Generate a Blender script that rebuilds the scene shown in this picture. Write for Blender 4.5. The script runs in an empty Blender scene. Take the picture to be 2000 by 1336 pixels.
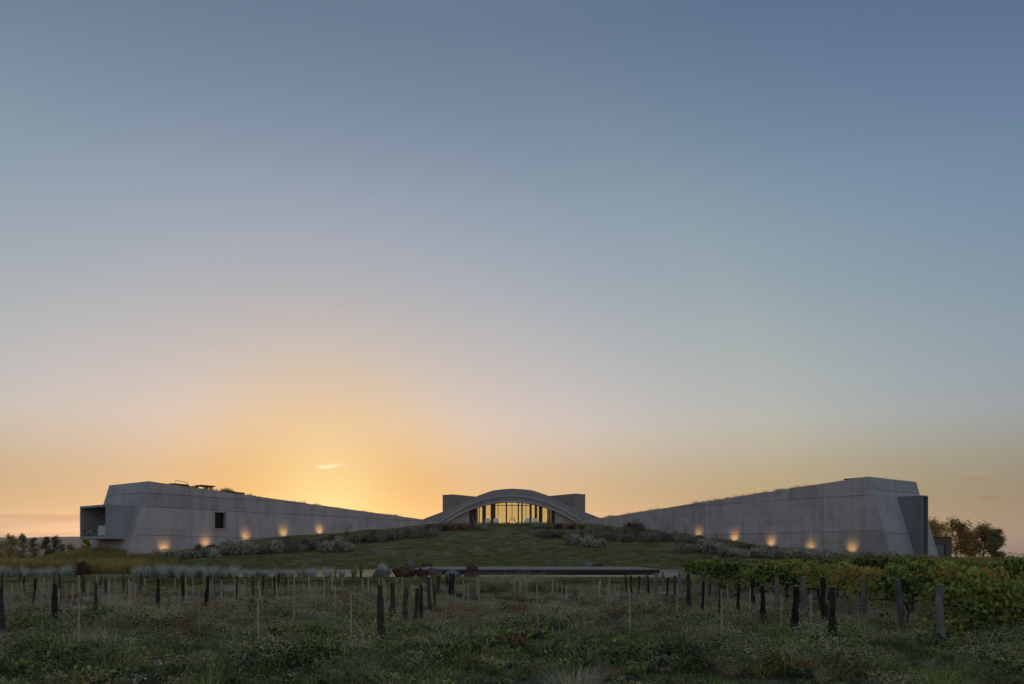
import bpy, math, random
import numpy as np

rng = np.random.default_rng(11)
R = random.Random(5)
SC = bpy.context.scene
COL = SC.collection
rad = math.radians

# ------------------------------------------------------------------ camera
FPX, EYE, HOR = 1556.0, 1.8, 1088.0          # 28 mm on 36 mm, in the photo's 2000 px width
cam = bpy.data.cameras.new('camera')
cam.lens, cam.sensor_width, cam.shift_y = 28.0, 36.0, 0.21
cam.clip_start, cam.clip_end = 0.1, 20000
cam_ob = bpy.data.objects.new('camera', cam)
COL.objects.link(cam_ob)
cam_ob.location = (0, 0, EYE)
cam_ob.rotation_euler = (rad(90), 0, 0)
SC.camera = cam_ob

# ------------------------------------------------------------------ sky, sun, exposure
SUN_EL, SUN_AZ = 3.0, -13.0                   # degrees; azimuth from +Y towards +X
SKY_STRENGTH = 0.1
sun_dir = (math.sin(rad(SUN_AZ)) * math.cos(rad(SUN_EL)), math.cos(rad(SUN_AZ)) * math.cos(rad(SUN_EL)), math.sin(rad(SUN_EL)))
world = bpy.data.worlds.new('World')
SC.world = world
world.use_nodes = True
WT = world.node_tree


class NT:
    """small helper around a node tree"""
    def __init__(s, t):
        s.t = t

    def n(s, typ, **kw):
        nd = s.t.nodes.new(typ)
        for k, v in kw.items():
            setattr(nd, k, v)
        return nd

    def l(s, a, b):
        s.t.links.new(a, b)

    def put(s, sock, v):
        if isinstance(v, bpy.types.NodeSocket):
            s.l(v, sock)
        elif v is not None:
            sock.default_value = v

    def m(s, op, a, b=None, c=None, clamp=False):
        nd = s.n('ShaderNodeMath', operation=op, use_clamp=clamp)
        s.put(nd.inputs[0], a)
        s.put(nd.inputs[1], b)
        s.put(nd.inputs[2], c)
        return nd.outputs[0]

    def v(s, op, a, b=None):
        nd = s.n('ShaderNodeVectorMath', operation=op)
        s.put(nd.inputs[0], a)
        s.put(nd.inputs[1], b)
        return nd.outputs['Value'] if op in ('DOT_PRODUCT', 'LENGTH') else nd.outputs[0]

    def ramp(s, fac, stops, interp='LINEAR'):
        nd = s.n('ShaderNodeValToRGB')
        nd.color_ramp.interpolation = interp
        el = nd.color_ramp.elements
        while len(el) < len(stops):
            el.new(0.5)
        for e, (p, c) in zip(el, stops):
            e.position = p
            e.color = (*c, 1) if len(c) == 3 else c
        s.put(nd.inputs[0], fac)
        return nd.outputs[0]

    def mix(s, fac, a, b, blend='MIX'):
        nd = s.n('ShaderNodeMix', data_type='RGBA', blend_type=blend)
        s.put(nd.inputs[0], fac)
        s.put(nd.inputs[6], (*a, 1) if isinstance(a, tuple) and len(a) == 3 else a)
        s.put(nd.inputs[7], (*b, 1) if isinstance(b, tuple) and len(b) == 3 else b)
        return nd.outputs[2]

    def noise(s, vec, scale, detail=3.0, rough=0.55, dist=0.0):
        nd = s.n('ShaderNodeTexNoise')
        s.put(nd.inputs['Vector'], vec)
        nd.inputs['Scale'].default_value = scale
        nd.inputs['Detail'].default_value = detail
        nd.inputs['Roughness'].default_value = rough
        nd.inputs['Distortion'].default_value = dist
        return nd.outputs[0]

    def rng(s, v, a, b, c=0.0, d=1.0, smooth=True):
        nd = s.n('ShaderNodeMapRange', interpolation_type='SMOOTHSTEP' if smooth else 'LINEAR')
        s.put(nd.inputs[0], v)
        for i, q in enumerate((a, b, c, d)):
            nd.inputs[1 + i].default_value = q
        return nd.outputs[0]

    def scalev(s, vec, sc):
        nd = s.n('ShaderNodeMapping')
        nd.inputs['Scale'].default_value = sc
        s.put(nd.inputs['Vector'], vec)
        return nd.outputs[0]


def log_ramp(knots, n=32):
    """resample (x, r, g, b) knots at n stops, smoothly in log space; returns stops in 0..1 and the scale"""
    k = np.array(knots, float)
    xs = np.linspace(k[0, 0], k[-1, 0], int((k[-1, 0] - k[0, 0]) * 5) + 1)
    cs = np.stack([np.interp(xs, k[:, 0], np.log(k[:, i])) for i in (1, 2, 3)], 1)
    ker = np.exp(-0.5 * (np.arange(-12, 13) / 6.0) ** 2)
    ker /= ker.sum()
    pad = np.concatenate([np.repeat(cs[:1], 12, 0), cs, np.repeat(cs[-1:], 12, 0)])
    cs = np.stack([np.convolve(pad[:, i], ker, 'valid') for i in range(3)], 1)
    t = np.linspace(0, 1, n) ** 2.0
    out = np.exp(np.stack([np.interp(t * (xs[-1] - xs[0]) + xs[0], xs, cs[:, i]) for i in range(3)], 1))
    sc = out.max(0)
    return [(float(a), tuple(float(q) for q in c / sc)) for a, c in zip(t, out)], tuple(float(q) for q in sc)


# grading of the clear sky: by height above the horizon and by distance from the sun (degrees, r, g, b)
SKY_F = [(0, 2.7, 4.2, 33.), (2, 1.16, 1.09, 2.05), (5, 1.26, 1.08, 1.25), (9, 1.82, 1.68, 2.20), (15, 1.99, 1.94, 2.25), (23, 1.95, 2.07, 2.52), (35, 1.38, 1.54, 2.1), (60, 6.0, 5.4, 5.4), (90, 11.5, 10.0, 8.8)]  # unseen sky overhead raised by the last knots to add light below
SKY_G = [(0, .2955, .48, .60), (6, .3179, .378, .38), (12, .4345, .548, .70), (20, .6637, .7827, .8505), (32, .9632, 1.0159, .8879), (46, 1.0331, 1.0397, .98), (60, 1, 1, 1), (90, 1.25, 1.15, 1.05), (130, 1.75, 1.45, 1.2), (180, 2.1, 1.62, 1.32)]  # last knots brighten the unseen sky opposite the sun to fill the walls
w = NT(WT)
bgn = WT.nodes['Background']
tc = w.n('ShaderNodeTexCoord')
dirv = w.v('NORMALIZE', tc.outputs['Generated'])
sep = w.n('ShaderNodeSeparateXYZ')
w.l(dirv, sep.inputs[0])
sky = w.n('ShaderNodeTexSky', sky_type='NISHITA', sun_disc=False)
sky.sun_elevation, sky.sun_rotation = rad(SUN_EL), rad(SUN_AZ)
sky.air_density, sky.dust_density, sky.ozone_density, sky.altitude = 1.0, 1.0, 1.5, 0
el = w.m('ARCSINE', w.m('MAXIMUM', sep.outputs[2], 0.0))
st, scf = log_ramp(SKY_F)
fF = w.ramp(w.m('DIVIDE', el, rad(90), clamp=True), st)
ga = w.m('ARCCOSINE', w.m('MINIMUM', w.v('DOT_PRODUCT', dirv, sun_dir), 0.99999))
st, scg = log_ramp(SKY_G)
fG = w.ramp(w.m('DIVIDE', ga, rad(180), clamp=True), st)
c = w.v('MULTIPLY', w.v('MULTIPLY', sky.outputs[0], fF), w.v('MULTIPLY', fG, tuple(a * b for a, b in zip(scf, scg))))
# thin clouds low over the horizon: a bank in the west and a few wisps, placed by bearing and height
gu = w.m('DIVIDE', sep.outputs[0], w.m('MAXIMUM', sep.outputs[1], 0.05))
gv = w.m('DIVIDE', sep.outputs[2], w.m('MAXIMUM', sep.outputs[1], 0.05))
comb = w.n('ShaderNodeCombineXYZ')
w.l(gu, comb.inputs[0])
w.l(gv, comb.inputs[1])

wisp = w.noise(w.scalev(comb.outputs[0], (60, 300, 1)), 1.0, 3, .6, .6)


def cloud(col, cu, cv, ru, rv, tilt, tint, amount, nscale):
    du, dv = w.m('SUBTRACT', gu, cu), w.m('SUBTRACT', gv, cv)
    dv = w.m('SUBTRACT', dv, w.m('MULTIPLY', du, tilt))
    nz = wisp
    e = w.m('ADD', w.m('POWER', w.m('ABSOLUTE', w.m('DIVIDE', du, ru)), 2.0), w.m('POWER', w.m('ABSOLUTE', w.m('DIVIDE', dv, rv)), 2.0))
    e = w.m('ADD', e, w.m('MULTIPLY', w.m('SUBTRACT', nz, .5), 2.6))
    msk = w.m('MULTIPLY', w.rng(e, 0.15, 1.0, 1, 0), amount)
    return w.mix(msk, col, w.v('MULTIPLY', col, tint))


c = cloud(c, -.2314, .1139, .021, .0030, .10, (1.35, 1.38, 2.0), .95, 60)
c = cloud(c, .582, .0982, .016, .0028, .02, (1.10, .82, .76), .95, 70)
c = cloud(c, .599, .0746, .022, .0024, .02, (1.0, .77, .74), .9, 60)
c = cloud(c, -.60, .1245, .03, .0016, .0, (1.08, 1.04, 1.0), .5, 50)
streak = w.noise(w.scalev(comb.outputs[0], (3.2, 95, 1)), 1.0, 2, .55, .4)
bank = w.m('MULTIPLY', w.rng(w.m('ADD', gv, w.m('MULTIPLY', w.m('SUBTRACT', streak, .5), .006)), .0545, .0515), w.rng(gu, -.30, -.50))
bank = w.m('MULTIPLY', bank, w.rng(sep.outputs[1], 0.05, 0.3))
c = w.mix(w.m('MULTIPLY', bank, w.rng(streak, .62, .40, .25, .9)), c, w.v('MULTIPLY', c, (.80, .70, .80)))
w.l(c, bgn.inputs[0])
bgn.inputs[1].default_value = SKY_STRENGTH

sl = bpy.data.lights.new('sun', 'SUN')
sl.energy, sl.angle, sl.color = 0.8, rad(0.6), (1.0, .62, .30)
sun_ob = bpy.data.objects.new('sun', sl)
COL.objects.link(sun_ob)
sun_ob.rotation_euler = (rad(90 - SUN_EL), 0, rad(180 - SUN_AZ))
SC.view_settings.view_transform = 'Standard'
SC.view_settings.look = 'None'
SC.view_settings.exposure = 0.0
SC.view_settings.gamma = 1.0
SC.cycles.max_bounces = 6
SC.cycles.transparent_max_bounces = 16

# ------------------------------------------------------------------ helpers
def link(o):
    COL.objects.link(o)
    return o


def world_loc(o):
    v = np.zeros(3)
    while o is not None:
        v += np.array(o.location)
        o = o.parent
    return v


def tag(o, label=None, cat=None, group=None, kind=None):
    for k, v in (('label', label), ('category', cat), ('group', group), ('kind', kind)):
        if v:
            o[k] = v
    return o


def empty(name, loc=(0, 0, 0), rz=0.0):
    o = bpy.data.objects.new(name, None)
    o.location = loc
    o.rotation_euler = (0, 0, rz)
    o.empty_display_size = .2
    return link(o)


def mesh(name, V, F, mat=None, smooth=False):
    me = bpy.data.meshes.new(name)
    V = np.asarray(V, np.float64)
    if isinstance(F, np.ndarray):
        nv, nf, k = len(V), len(F), F.shape[1]
        me.vertices.add(nv)
        me.vertices.foreach_set('co', V.ravel())
        me.loops.add(nf * k)
        me.loops.foreach_set('vertex_index', F.ravel().astype(np.int32))
        me.polygons.add(nf)
        me.polygons.foreach_set('loop_start', np.arange(0, nf * k, k, dtype=np.int32))
        me.update(calc_edges=True)
    else:
        me.from_pydata([tuple(v) for v in V], [], F)
    if smooth:
        me.polygons.foreach_set('use_smooth', [True] * len(me.polygons))
    if mat:
        me.materials.append(mat)
    me.update()
    return me


def obj(name, V, F, mat, parent=None, smooth=False, local=False):
    V = np.asarray(V, float)
    if parent is not None and not local:
        V = V - world_loc(parent)
    o = bpy.data.objects.new(name, mesh(name, V, F, mat, smooth))
    o.parent = parent
    return link(o)


class MB:
    """collects shapes for one mesh"""
    def __init__(s):
        s.V, s.F = [], []

    def add(s, V, F):
        b = len(s.V)
        s.V += [tuple(v) for v in V]
        s.F += [tuple(i + b for i in f) for f in F]
        return s

    def hexa(s, lo, hi):
        """two loops of equal length joined to a solid"""
        n = len(lo)
        F = [tuple(range(n))[::-1], tuple(range(n, 2 * n))]
        F += [(i, (i + 1) % n, n + (i + 1) % n, n + i) for i in range(n)]
        return s.add(list(lo) + list(hi), F)

    def box(s, a, b):
        (x0, y0, z0), (x1, y1, z1) = a, b
        q = [(x0, y0), (x1, y0), (x1, y1), (x0, y1)]
        return s.hexa([(x, y, z0) for x, y in q], [(x, y, z1) for x, y in q])

    def tube(s, pts, radii, n=7, cap=True, jit=0.0):
        P = np.array(pts, float)
        rings = []
        for i, p in enumerate(P):
            d = P[min(i + 1, len(P) - 1)] - P[max(i - 1, 0)]
            d /= (np.linalg.norm(d) + 1e-9)
            up = np.array([1., 0, 0]) if abs(d[2]) > .8 else np.array([0, 0, 1.])
            u = np.cross(d, up)
            u /= np.linalg.norm(u)
            v = np.cross(d, u)
            r = radii[i] if hasattr(radii, '__len__') else radii
            rings.append([p + (u * math.cos(a) + v * math.sin(a)) * r * (1 + jit * R.uniform(-1, 1)) for a in [2 * math.pi * k / n for k in range(n)]])
        V = [tuple(q) for r in rings for q in r]
        F = []
        for i in range(len(P) - 1):
            for k in range(n):
                a, b = i * n + k, i * n + (k + 1) % n
                F.append((a, b, b + n, a + n))
        if cap:
            F.append(tuple(range(n))[::-1])
            F.append(tuple(range((len(P) - 1) * n, len(P) * n)))
        return s.add(V, F)

    def build(s, name, mat, parent=None, smooth=False, local=False):
        return obj(name, s.V, s.F, mat, parent, smooth, local)


def copy_tree(o, parent=None):
    k = o.copy()
    COL.objects.link(k)
    k.parent = parent
    for ch in list(o.children):
        copy_tree(ch, k)
    return k


def sm(a, b, x):
    t = np.clip((np.asarray(x, float) - a) / (b - a), 0, 1)
    return t * t * (3 - 2 * t)


class ValueNoise:
    def __init__(s, seed, n=64):
        s.g = np.random.default_rng(seed).random((n, n))
        s.n = n

    def __call__(s, x, y):
        x, y = np.asarray(x, float), np.asarray(y, float)
        xi, yi = np.floor(x).astype(int), np.floor(y).astype(int)
        fx, fy = x - xi, y - yi
        fx, fy = fx * fx * (3 - 2 * fx), fy * fy * (3 - 2 * fy)
        g, n = s.g, s.n
        a, b = g[xi % n, yi % n], g[(xi + 1) % n, yi % n]
        c2, d = g[xi % n, (yi + 1) % n], g[(xi + 1) % n, (yi + 1) % n]
        return (a * (1 - fx) + b * fx) * (1 - fy) + (c2 * (1 - fx) + d * fx) * fy


N1, N2, N3 = ValueNoise(1), ValueNoise(2), ValueNoise(3)

# ------------------------------------------------------------------ terrain
WATER_Z = 0.682


def pond_mask(X, Y):
    """1 inside the pond"""
    X, Y = np.asarray(X, float), np.asarray(Y, float)
    wob = (N2(X * .35 + 9, Y * .35) - .5) * 1.2
    near, far = 45.5 + wob * .4, 72.0 + wob
    left, right = -.395 * Y + wob, .205 * Y + wob
    k = np.minimum(np.minimum(Y - near, far - Y), np.minimum(X - left, right - X))
    return sm(-.35, .5, k)


def zg(X, Y):
    X, Y = np.asarray(X, float), np.asarray(Y, float)
    z = np.interp(Y, [-200, 16, 40, 42.2, 43.6, 45, 74, 300, 900], [0, 0, .24, .40, .655, .693, .74, .6, -1.0])
    ramp = np.interp(Y, [74, 78, 121, 128, 150, 230, 260], [0, .36, 6.19, 6.34, 6.34, .4, 0])
    z = z + ramp * (1 - sm(40, 54, np.abs(X)))
    bump = (N1(X * .55, Y * .55) - .5) * .14 + (N2(X * 1.7, Y * 1.7) - .5) * .07
    z = z + bump * (1 - sm(36, 42.5, Y)) + (N1(X * .07 + 2, Y * .20 + 4) - .5) * .95 * sm(76, 84, Y) * (1 - sm(110, 118, Y)) + (N2(X * .5, Y * .6) - .5) * .06 * sm(74, 80, Y) * (1 - sm(114, 120, Y))
    return z - pond_mask(X, Y) * .55


def at(px, py, y0=8.0, y1=128.0):
    """the point of the ground seen at a pixel of the photograph (2000 wide)"""
    Ys = np.linspace(y0, y1, 2400)
    Xs = (px - 1000) / FPX * Ys
    d = EYE - (py - HOR) / FPX * Ys - zg(Xs, Ys)
    i = np.argmax(d <= 0) if (d <= 0).any() else len(Ys) - 1
    return float(Xs[i]), float(Ys[i]), float(zg(Xs[i], Ys[i]))


def grade(lo, hi, step, far, k=1.25):
    a = list(np.arange(lo, hi + 1e-6, step))
    d, q, left = step, a[-1], []
    while q < far:
        d *= k
        q += d
        a.append(q)
    d, q = step, a[0]
    while q > -far:
        d *= k
        q -= d
        left.append(q)
    return np.array(left[::-1] + a)


# ------------------------------------------------------------------ materials
def new_mat(name):
    m = bpy.data.materials.new(name)
    m.use_nodes = True
    t = NT(m.node_tree)
    b = m.node_tree.nodes['Principled BSDF']
    b.inputs['Roughness'].default_value = .85
    b.inputs['Specular IOR Level'].default_value = .25
    pos = t.n('ShaderNodeNewGeometry').outputs['Position']
    return m, t, b, pos


def bump(t, b, h, strength=.3, dist=.05):
    nd = t.n('ShaderNodeBump')
    nd.inputs['Strength'].default_value = strength
    nd.inputs['Distance'].default_value = dist
    t.l(h, nd.inputs['Height'])
    t.l(nd.outputs[0], b.inputs['Normal'])


def concrete(name, a, bcol, streaks=.5):
    m, t, b, pos = new_mat(name)
    big = t.noise(pos, .22, 5, .6, .4)
    mid = t.noise(t.scalev(pos, (1, 1, .35)), 1.1, 5, .65)
    fine = t.noise(pos, 9, 3, .6)
    drip = t.noise(t.scalev(pos, (1.9, 1.9, .10)), 1.0, 4, .65, .3)
    board = t.noise(t.scalev(pos, (.10, .10, 7.5)), 1.0, 2, .5)
    oi = t.n('ShaderNodeObjectInfo')
    f = t.m('ADD', t.m('MULTIPLY', big, .55), t.m('MULTIPLY', mid, .45))
    f = t.m('ADD', f, t.m('MULTIPLY', t.m('SUBTRACT', drip, .5), streaks * .7))
    f = t.m('ADD', f, t.m('MULTIPLY', t.m('SUBTRACT', board, .5), .25))
    f = t.m('ADD', f, t.m('MULTIPLY', t.m('SUBTRACT', oi.outputs['Random'], .5), .16))
    col = t.mix(t.rng(f, .32, .68), a, bcol)
    col = t.mix(t.m('MULTIPLY', t.rng(fine, .62, .8), .3), col, tuple(q * .6 for q in a))
    # tie holes and small honeycombs of the pour
    vo = t.n('ShaderNodeTexVoronoi', feature='F1')
    t.l(t.scalev(pos, (.8, .8, .9)), vo.inputs['Vector'])
    vo.inputs['Scale'].default_value = 1.0
    vo.inputs['Randomness'].default_value = .55
    hole = t.rng(vo.outputs['Distance'], .075, .045)
    col = t.mix(t.m('MULTIPLY', hole, .55), col, tuple(q * .45 for q in a))
    t.l(col, b.inputs['Base Color'])
    b.inputs['Roughness'].default_value = .8
    bump(t, b, t.m('ADD', t.m('ADD', fine, mid), board), .35, .02)
    return m


def plain(name, colr, rough=.8, spec=.3, var=.15, scale=6.0):
    m, t, b, pos = new_mat(name)
    n = t.noise(pos, scale, 4, .6)
    oi = t.n('ShaderNodeObjectInfo')
    k = t.m('ADD', t.m('MULTIPLY', n, .7), t.m('MULTIPLY', oi.outputs['Random'], .3))
    t.l(t.mix(k, tuple(q * (1 - var) for q in colr), tuple(q * (1 + var) for q in colr)), b.inputs['Base Color'])
    b.inputs['Roughness'].default_value = rough
    b.inputs['Specular IOR Level'].default_value = spec
    return m


LEAF = (3.9, 3.35, 3.2)


def foliage(name, stops, trans=.35, patch=.25, patch_scale=.6, rough=.7, gain=None):
    """leaf colours differ from leaf to leaf, from plant to plant and in patches"""
    m, t, b, pos = new_mat(name)
    g = t.n('ShaderNodeNewGeometry')
    oi = t.n('ShaderNodeObjectInfo')
    n = t.noise(pos, patch_scale, 2, .5)
    f = t.m('ADD', t.m('MULTIPLY', g.outputs['Random Per Island'], .62), t.m('MULTIPLY', oi.outputs['Random'], .38))
    f = t.m('ADD', f, t.m('MULTIPLY', t.m('SUBTRACT', n, .5), patch * 2), clamp=True)
    f = t.rng(f, .18, .82, smooth=False)
    col = t.ramp(f, [(p, tuple(min(.62, q * g2 * (.45 if p == 0 else 1.08)) for q, g2 in zip(cc, gain or LEAF))) for p, cc in stops])
    t.l(col, b.inputs['Base Color'])
    b.inputs['Roughness'].default_value = rough
    b.inputs['Specular IOR Level'].default_value = .2
    tr = t.n('ShaderNodeBsdfTranslucent')
    t.l(t.v('MULTIPLY', col, (1.15, 1.1, .8)), tr.inputs[0])
    mx = t.n('ShaderNodeMixShader')
    mx.inputs[0].default_value = trans
    t.l(b.outputs[0], mx.inputs[1])
    t.l(tr.outputs[0], mx.inputs[2])
    t.l(mx.outputs[0], m.node_tree.nodes['Material Output'].inputs[0])
    return m


def wood(name, a, bcol, zs=.25, scale=22):
    m, t, b, pos = new_mat(name)
    tcn = t.n('ShaderNodeTexCoord').outputs['Object']
    oi = t.n('ShaderNodeObjectInfo')
    off = t.v('ADD', tcn, oi.outputs['Location'])
    n1 = t.noise(t.scalev(off, (1, 1, zs)), scale, 5, .65, .5)
    n2 = t.noise(off, 5, 3, .6)
    f = t.m('ADD', t.m('MULTIPLY', n1, .6), t.m('MULTIPLY', n2, .45))
    f = t.m('ADD', f, t.m('MULTIPLY', t.m('SUBTRACT', oi.outputs['Random'], .5), .35), clamp=True)
    t.l(t.mix(t.rng(f, .3, .8), a, bcol), b.inputs['Base Color'])
    bump(t, b, n1, .7, .03)
    return m


M = {}
M['concrete'] = concrete('board_marked_concrete', (.42, .345, .335), (.65, .545, .53))
M['concrete_pale'] = concrete('smooth_pale_concrete', (.34, .325, .335), (.46, .44, .45), .3)
M['concrete_box'] = concrete('grey_box_concrete', (.20, .195, .205), (.28, .275, .29), .3)
M['concrete_balcony'] = concrete('balcony_concrete', (.30, .31, .325), (.40, .41, .43), .3)
M['concrete_dark'] = plain('dark_brown_concrete', (.14, .105, .095), .8, .2, .2, 1.2)
M['concrete_rimface'] = concrete('arch_face_concrete', (.24, .21, .21), (.36, .315, .31), .3)
M['tower'] = plain('brown_grey_concrete', (.33, .265, .24), .8, .2, .2, 1.2)
M['rim'] = concrete('arch_rim_concrete', (.48, .43, .44), (.62, .57, .575), .3)
M['gravel'] = None
M['frame'] = plain('dark_bronze_frame', (.022, .016, .014), .45, .4)
M['column'] = plain('dark_column_steel', (.035, .032, .034), .5, .4)
M['white'] = plain('white_canvas', (.70, .72, .72), .7, .3, .06)
M['pale_panel'] = plain('frosted_panel_sky_tone', (.55, .60, .58), .6, .3, .06)  # frosted balustrade glass, reflected sky put into its pale colour
M['blotch'] = None
M['teak'] = wood('weathered_teak', (.16, .11, .07), (.30, .22, .15))
M['rust'] = plain('rusted_steel', (.12, .055, .032), .75, .3, .3, 4)
M['chair_wood'] = wood('pale_chair_wood', (.30, .24, .17), (.46, .38, .28))
M['roof_wood'] = wood('dark_roof_timber', (.06, .035, .02), (.14, .085, .05))
M['post'] = wood('dark_rough_post', (.018, .013, .011), (.115, .085, .07), .3, 30)
M['post_grey'] = wood('grey_weathered_post', (.11, .10, .10), (.30, .275, .27), .15, 26)
M['cut'] = plain('pale_sawn_end', (.30, .26, .22), .9, .2)
M['stake'] = wood('pale_bamboo', (.30, .255, .175), (.55, .47, .34), .1, 20)
M['rubber'] = plain('black_rubber', (.008, .008, .009), .5, .4)
M['trunk'] = wood('dark_bark', (.035, .026, .02), (.10, .08, .062), .3, 9)
M['twig'] = wood('reddish_twig', (.06, .028, .022), (.14, .06, .045), .3, 9)
M['lamp_metal'] = plain('lamp_housing', (.03, .03, .03), .4, .4)
M['soil'] = None


def gravel_mat():
    m, t, b, pos = new_mat('gravel_roof')
    n = t.noise(pos, 3.0, 5, .7)
    n2 = t.noise(pos, .5, 3, .6)
    vo = t.n('ShaderNodeTexVoronoi', feature='F1')
    t.l(pos, vo.inputs['Vector'])
    vo.inputs['Scale'].default_value = 7
    f = t.m('ADD', t.m('MULTIPLY', n, .6), t.m('MULTIPLY', n2, .5))
    col = t.mix(t.rng(f, .35, .75), (.15, .112, .09), (.33, .255, .21))
    col = t.mix(t.m('MULTIPLY', t.rng(n2, .5, .7), .5), col, (.13, .115, .07))
    t.l(col, b.inputs['Base Color'])
    bump(t, b, vo.outputs['Distance'], .8, .06)
    return m


M['gravel'] = gravel_mat()
pm_, pt_, pb_, pp_ = new_mat('blotched_rail_panel')
pt_.l(pt_.mix(pt_.rng(pt_.noise(pt_.scalev(pp_, (1, 1, .7)), 4.5, 3, .7, .8), .46, .58), (.035, .037, .036), (.30, .31, .29)), pb_.inputs['Base Color'])  # random dark and pale blotches in the base colour
M['blotch'] = pm_


def glass_mat(name, tint, refl=.06, rough=.0):
    m, t, b, pos = new_mat(name)
    m.node_tree.nodes.remove(b)
    tr = t.n('ShaderNodeBsdfTransparent')
    tr.inputs[0].default_value = (*tint, 1)
    gl = t.n('ShaderNodeBsdfGlossy')
    gl.inputs['Roughness'].default_value = rough
    fr = t.n('ShaderNodeFresnel')
    fr.inputs['IOR'].default_value = 1.5
    mx = t.n('ShaderNodeMixShader')
    gf = t.n('ShaderNodeNewGeometry')
    t.l(t.m('MULTIPLY', t.m('MULTIPLY', fr.outputs[0], refl / .04, clamp=True), t.m('SUBTRACT', 1.0, gf.outputs['Backfacing'])), mx.inputs[0])
    t.l(tr.outputs[0], mx.inputs[1])
    t.l(gl.outputs[0], mx.inputs[2])
    t.l(mx.outputs[0], m.node_tree.nodes['Material Output'].inputs[0])
    return m


M['glass'] = glass_mat('bronze_tinted_glass', (.80, .80, .66))
M['rail_glass'] = glass_mat('clear_rail_glass', (.80, .83, .82), .04)
M['dark_glass'] = plain('dark_window_glass', (.012, .010, .010), .08, .5)
M['door_glass'] = plain('reflecting_door_glass', (.10, .14, .17), .06, .6, .1, 1)


def ground_mat():
    m, t, b, pos = new_mat('ground_earth_and_lawn')
    sp = t.n('ShaderNodeSeparateXYZ')
    t.l(pos, sp.inputs[0])
    n1 = t.noise(pos, .35, 5, .6, .4)
    n2 = t.noise(pos, 3.0, 5, .65)
    n3 = t.noise(t.scalev(pos, (.16, .55, 1)), 1.0, 4, .6, .3)
    n4 = t.noise(t.scalev(pos, (.9, 2.2, 1)), 1.0, 4, .65, .2)
    soil = t.mix(t.rng(n2, .3, .7), (.045, .034, .027), (.15, .115, .092))
    field = t.mix(t.rng(n1, .40, .62), soil, t.mix(n2, (.030, .032, .014), (.085, .082, .038)))
    lawn = t.mix(t.rng(n4, .36, .64), (0.0991, 0.1004, 0.0386), (0.2316, 0.2123, 0.0888))
    dry = t.mix(n4, (0.1984, 0.1390, 0.0926), (0.3307, 0.2317, 0.1641))
    band = t.m('MULTIPLY', t.rng(n3, .46, .60), t.m('ADD', t.m('MULTIPLY', t.rng(sp.outputs[1], 82, 92), t.rng(sp.outputs[1], 112, 96)), .25))
    lawn = t.mix(t.m('MULTIPLY', band, .8), lawn, dry)
    k = t.rng(sp.outputs[1], 42.0, 43.2)
    far = t.rng(sp.outputs[1], 150, 260)
    col = t.mix(k, field, lawn)
    col = t.mix(far, col, (0.1875, 0.1506, 0.0888))
    t.l(col, b.inputs['Base Color'])
    b.inputs['Roughness'].default_value = .95
    b.inputs['Specular IOR Level'].default_value = .1
    bump(t, b, t.m('ADD', n2, n4), .8, .12)
    return m


def water_mat():
    m, t, b, pos = new_mat('pond_water')
    b.inputs['Base Color'].default_value = (.012, .014, .013, 1)
    b.inputs['Roughness'].default_value = .12
    b.inputs['IOR'].default_value = 1.33
    b.inputs['Specular IOR Level'].default_value = .5
    n = t.noise(t.scalev(pos, (1.0, 2.4, 1)), 2.6, 3, .5)
    bump(t, b, n, 1.0, .06)
    return m


M['ground'] = ground_mat()
M['water'] = water_mat()
hm, ht, hb, hp = new_mat('far_hill_scrub')
ht.l(ht.mix(ht.noise(hp, .006, 4, .6), (.07, .062, .05), (.12, .10, .08)), hb.inputs['Base Color'])
M['hill'] = hm

# ------------------------------------------------------------------ setting: ground, pond, hills
gx = grade(-66, 66, .6, 6000)
gy = np.concatenate([np.arange(-12, 8, 2.0), np.arange(8, 48, .45), np.arange(48, 132, .7), grade(132, 133, 1, 7000, 1.25)[lambda a: a > 132.5] if False else np.array([])])
d, q, ext = .7, float(gy[-1]), []
while q < 7000:
    d *= 1.22
    q += d
    ext.append(q)
gy = np.concatenate([[-6000, -1500, -400, -120, -40], gy, ext])
GX, GY = np.meshgrid(gx, gy)
GZ = zg(GX, GY)
nx, ny = len(gx), len(gy)
ii = (np.arange(ny - 1)[:, None] * nx + np.arange(nx - 1)[None]).ravel()
GF = np.stack([ii, ii + 1, ii + nx + 1, ii + nx], 1)
tag(obj('ground', np.stack([GX, GY, GZ], -1).reshape(-1, 3), GF, M['ground'], smooth=True), kind='structure')

pv = [(-34, 73.6), (-29, 73.6), (17, 73.6), (15.5, 60), (10.5, 45), (-19.5, 45), (-30, 66)]
tag(obj('pond', [(x, y, WATER_Z) for x, y in pv], [tuple(range(len(pv)))[::-1]], M['water']), kind='structure')

hx = np.linspace(-5200, 1400, 120)
hv, hf = [], []
prof = 92 + 26 * N1(hx * .0011 + 3, hx * 0) + 9 * N2(hx * .006, hx * 0 + 2) + 3 * N3(hx * .03, hx * 0)
prof *= 1 - .55 * sm(-1600, 900, hx)
for j, (yy, k) in enumerate(((3300, 0.0), (3600, .55), (4200, 1.0), (5600, .4))):
    for i, x in enumerate(hx):
        hv.append((x, yy + 120 * N2(i * .3, j), -2 + prof[i] * k * (1 if k == 1 else (.85 + .3 * N3(i * .5, j * 3.3)))))
for j in range(3):
    for i in range(len(hx) - 1):
        a = j * len(hx) + i
        hf.append((a, a + 1, a + 1 + len(hx), a + len(hx)))
tag(obj('hills', hv, hf, M['hill'], smooth=True), kind='structure')

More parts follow.
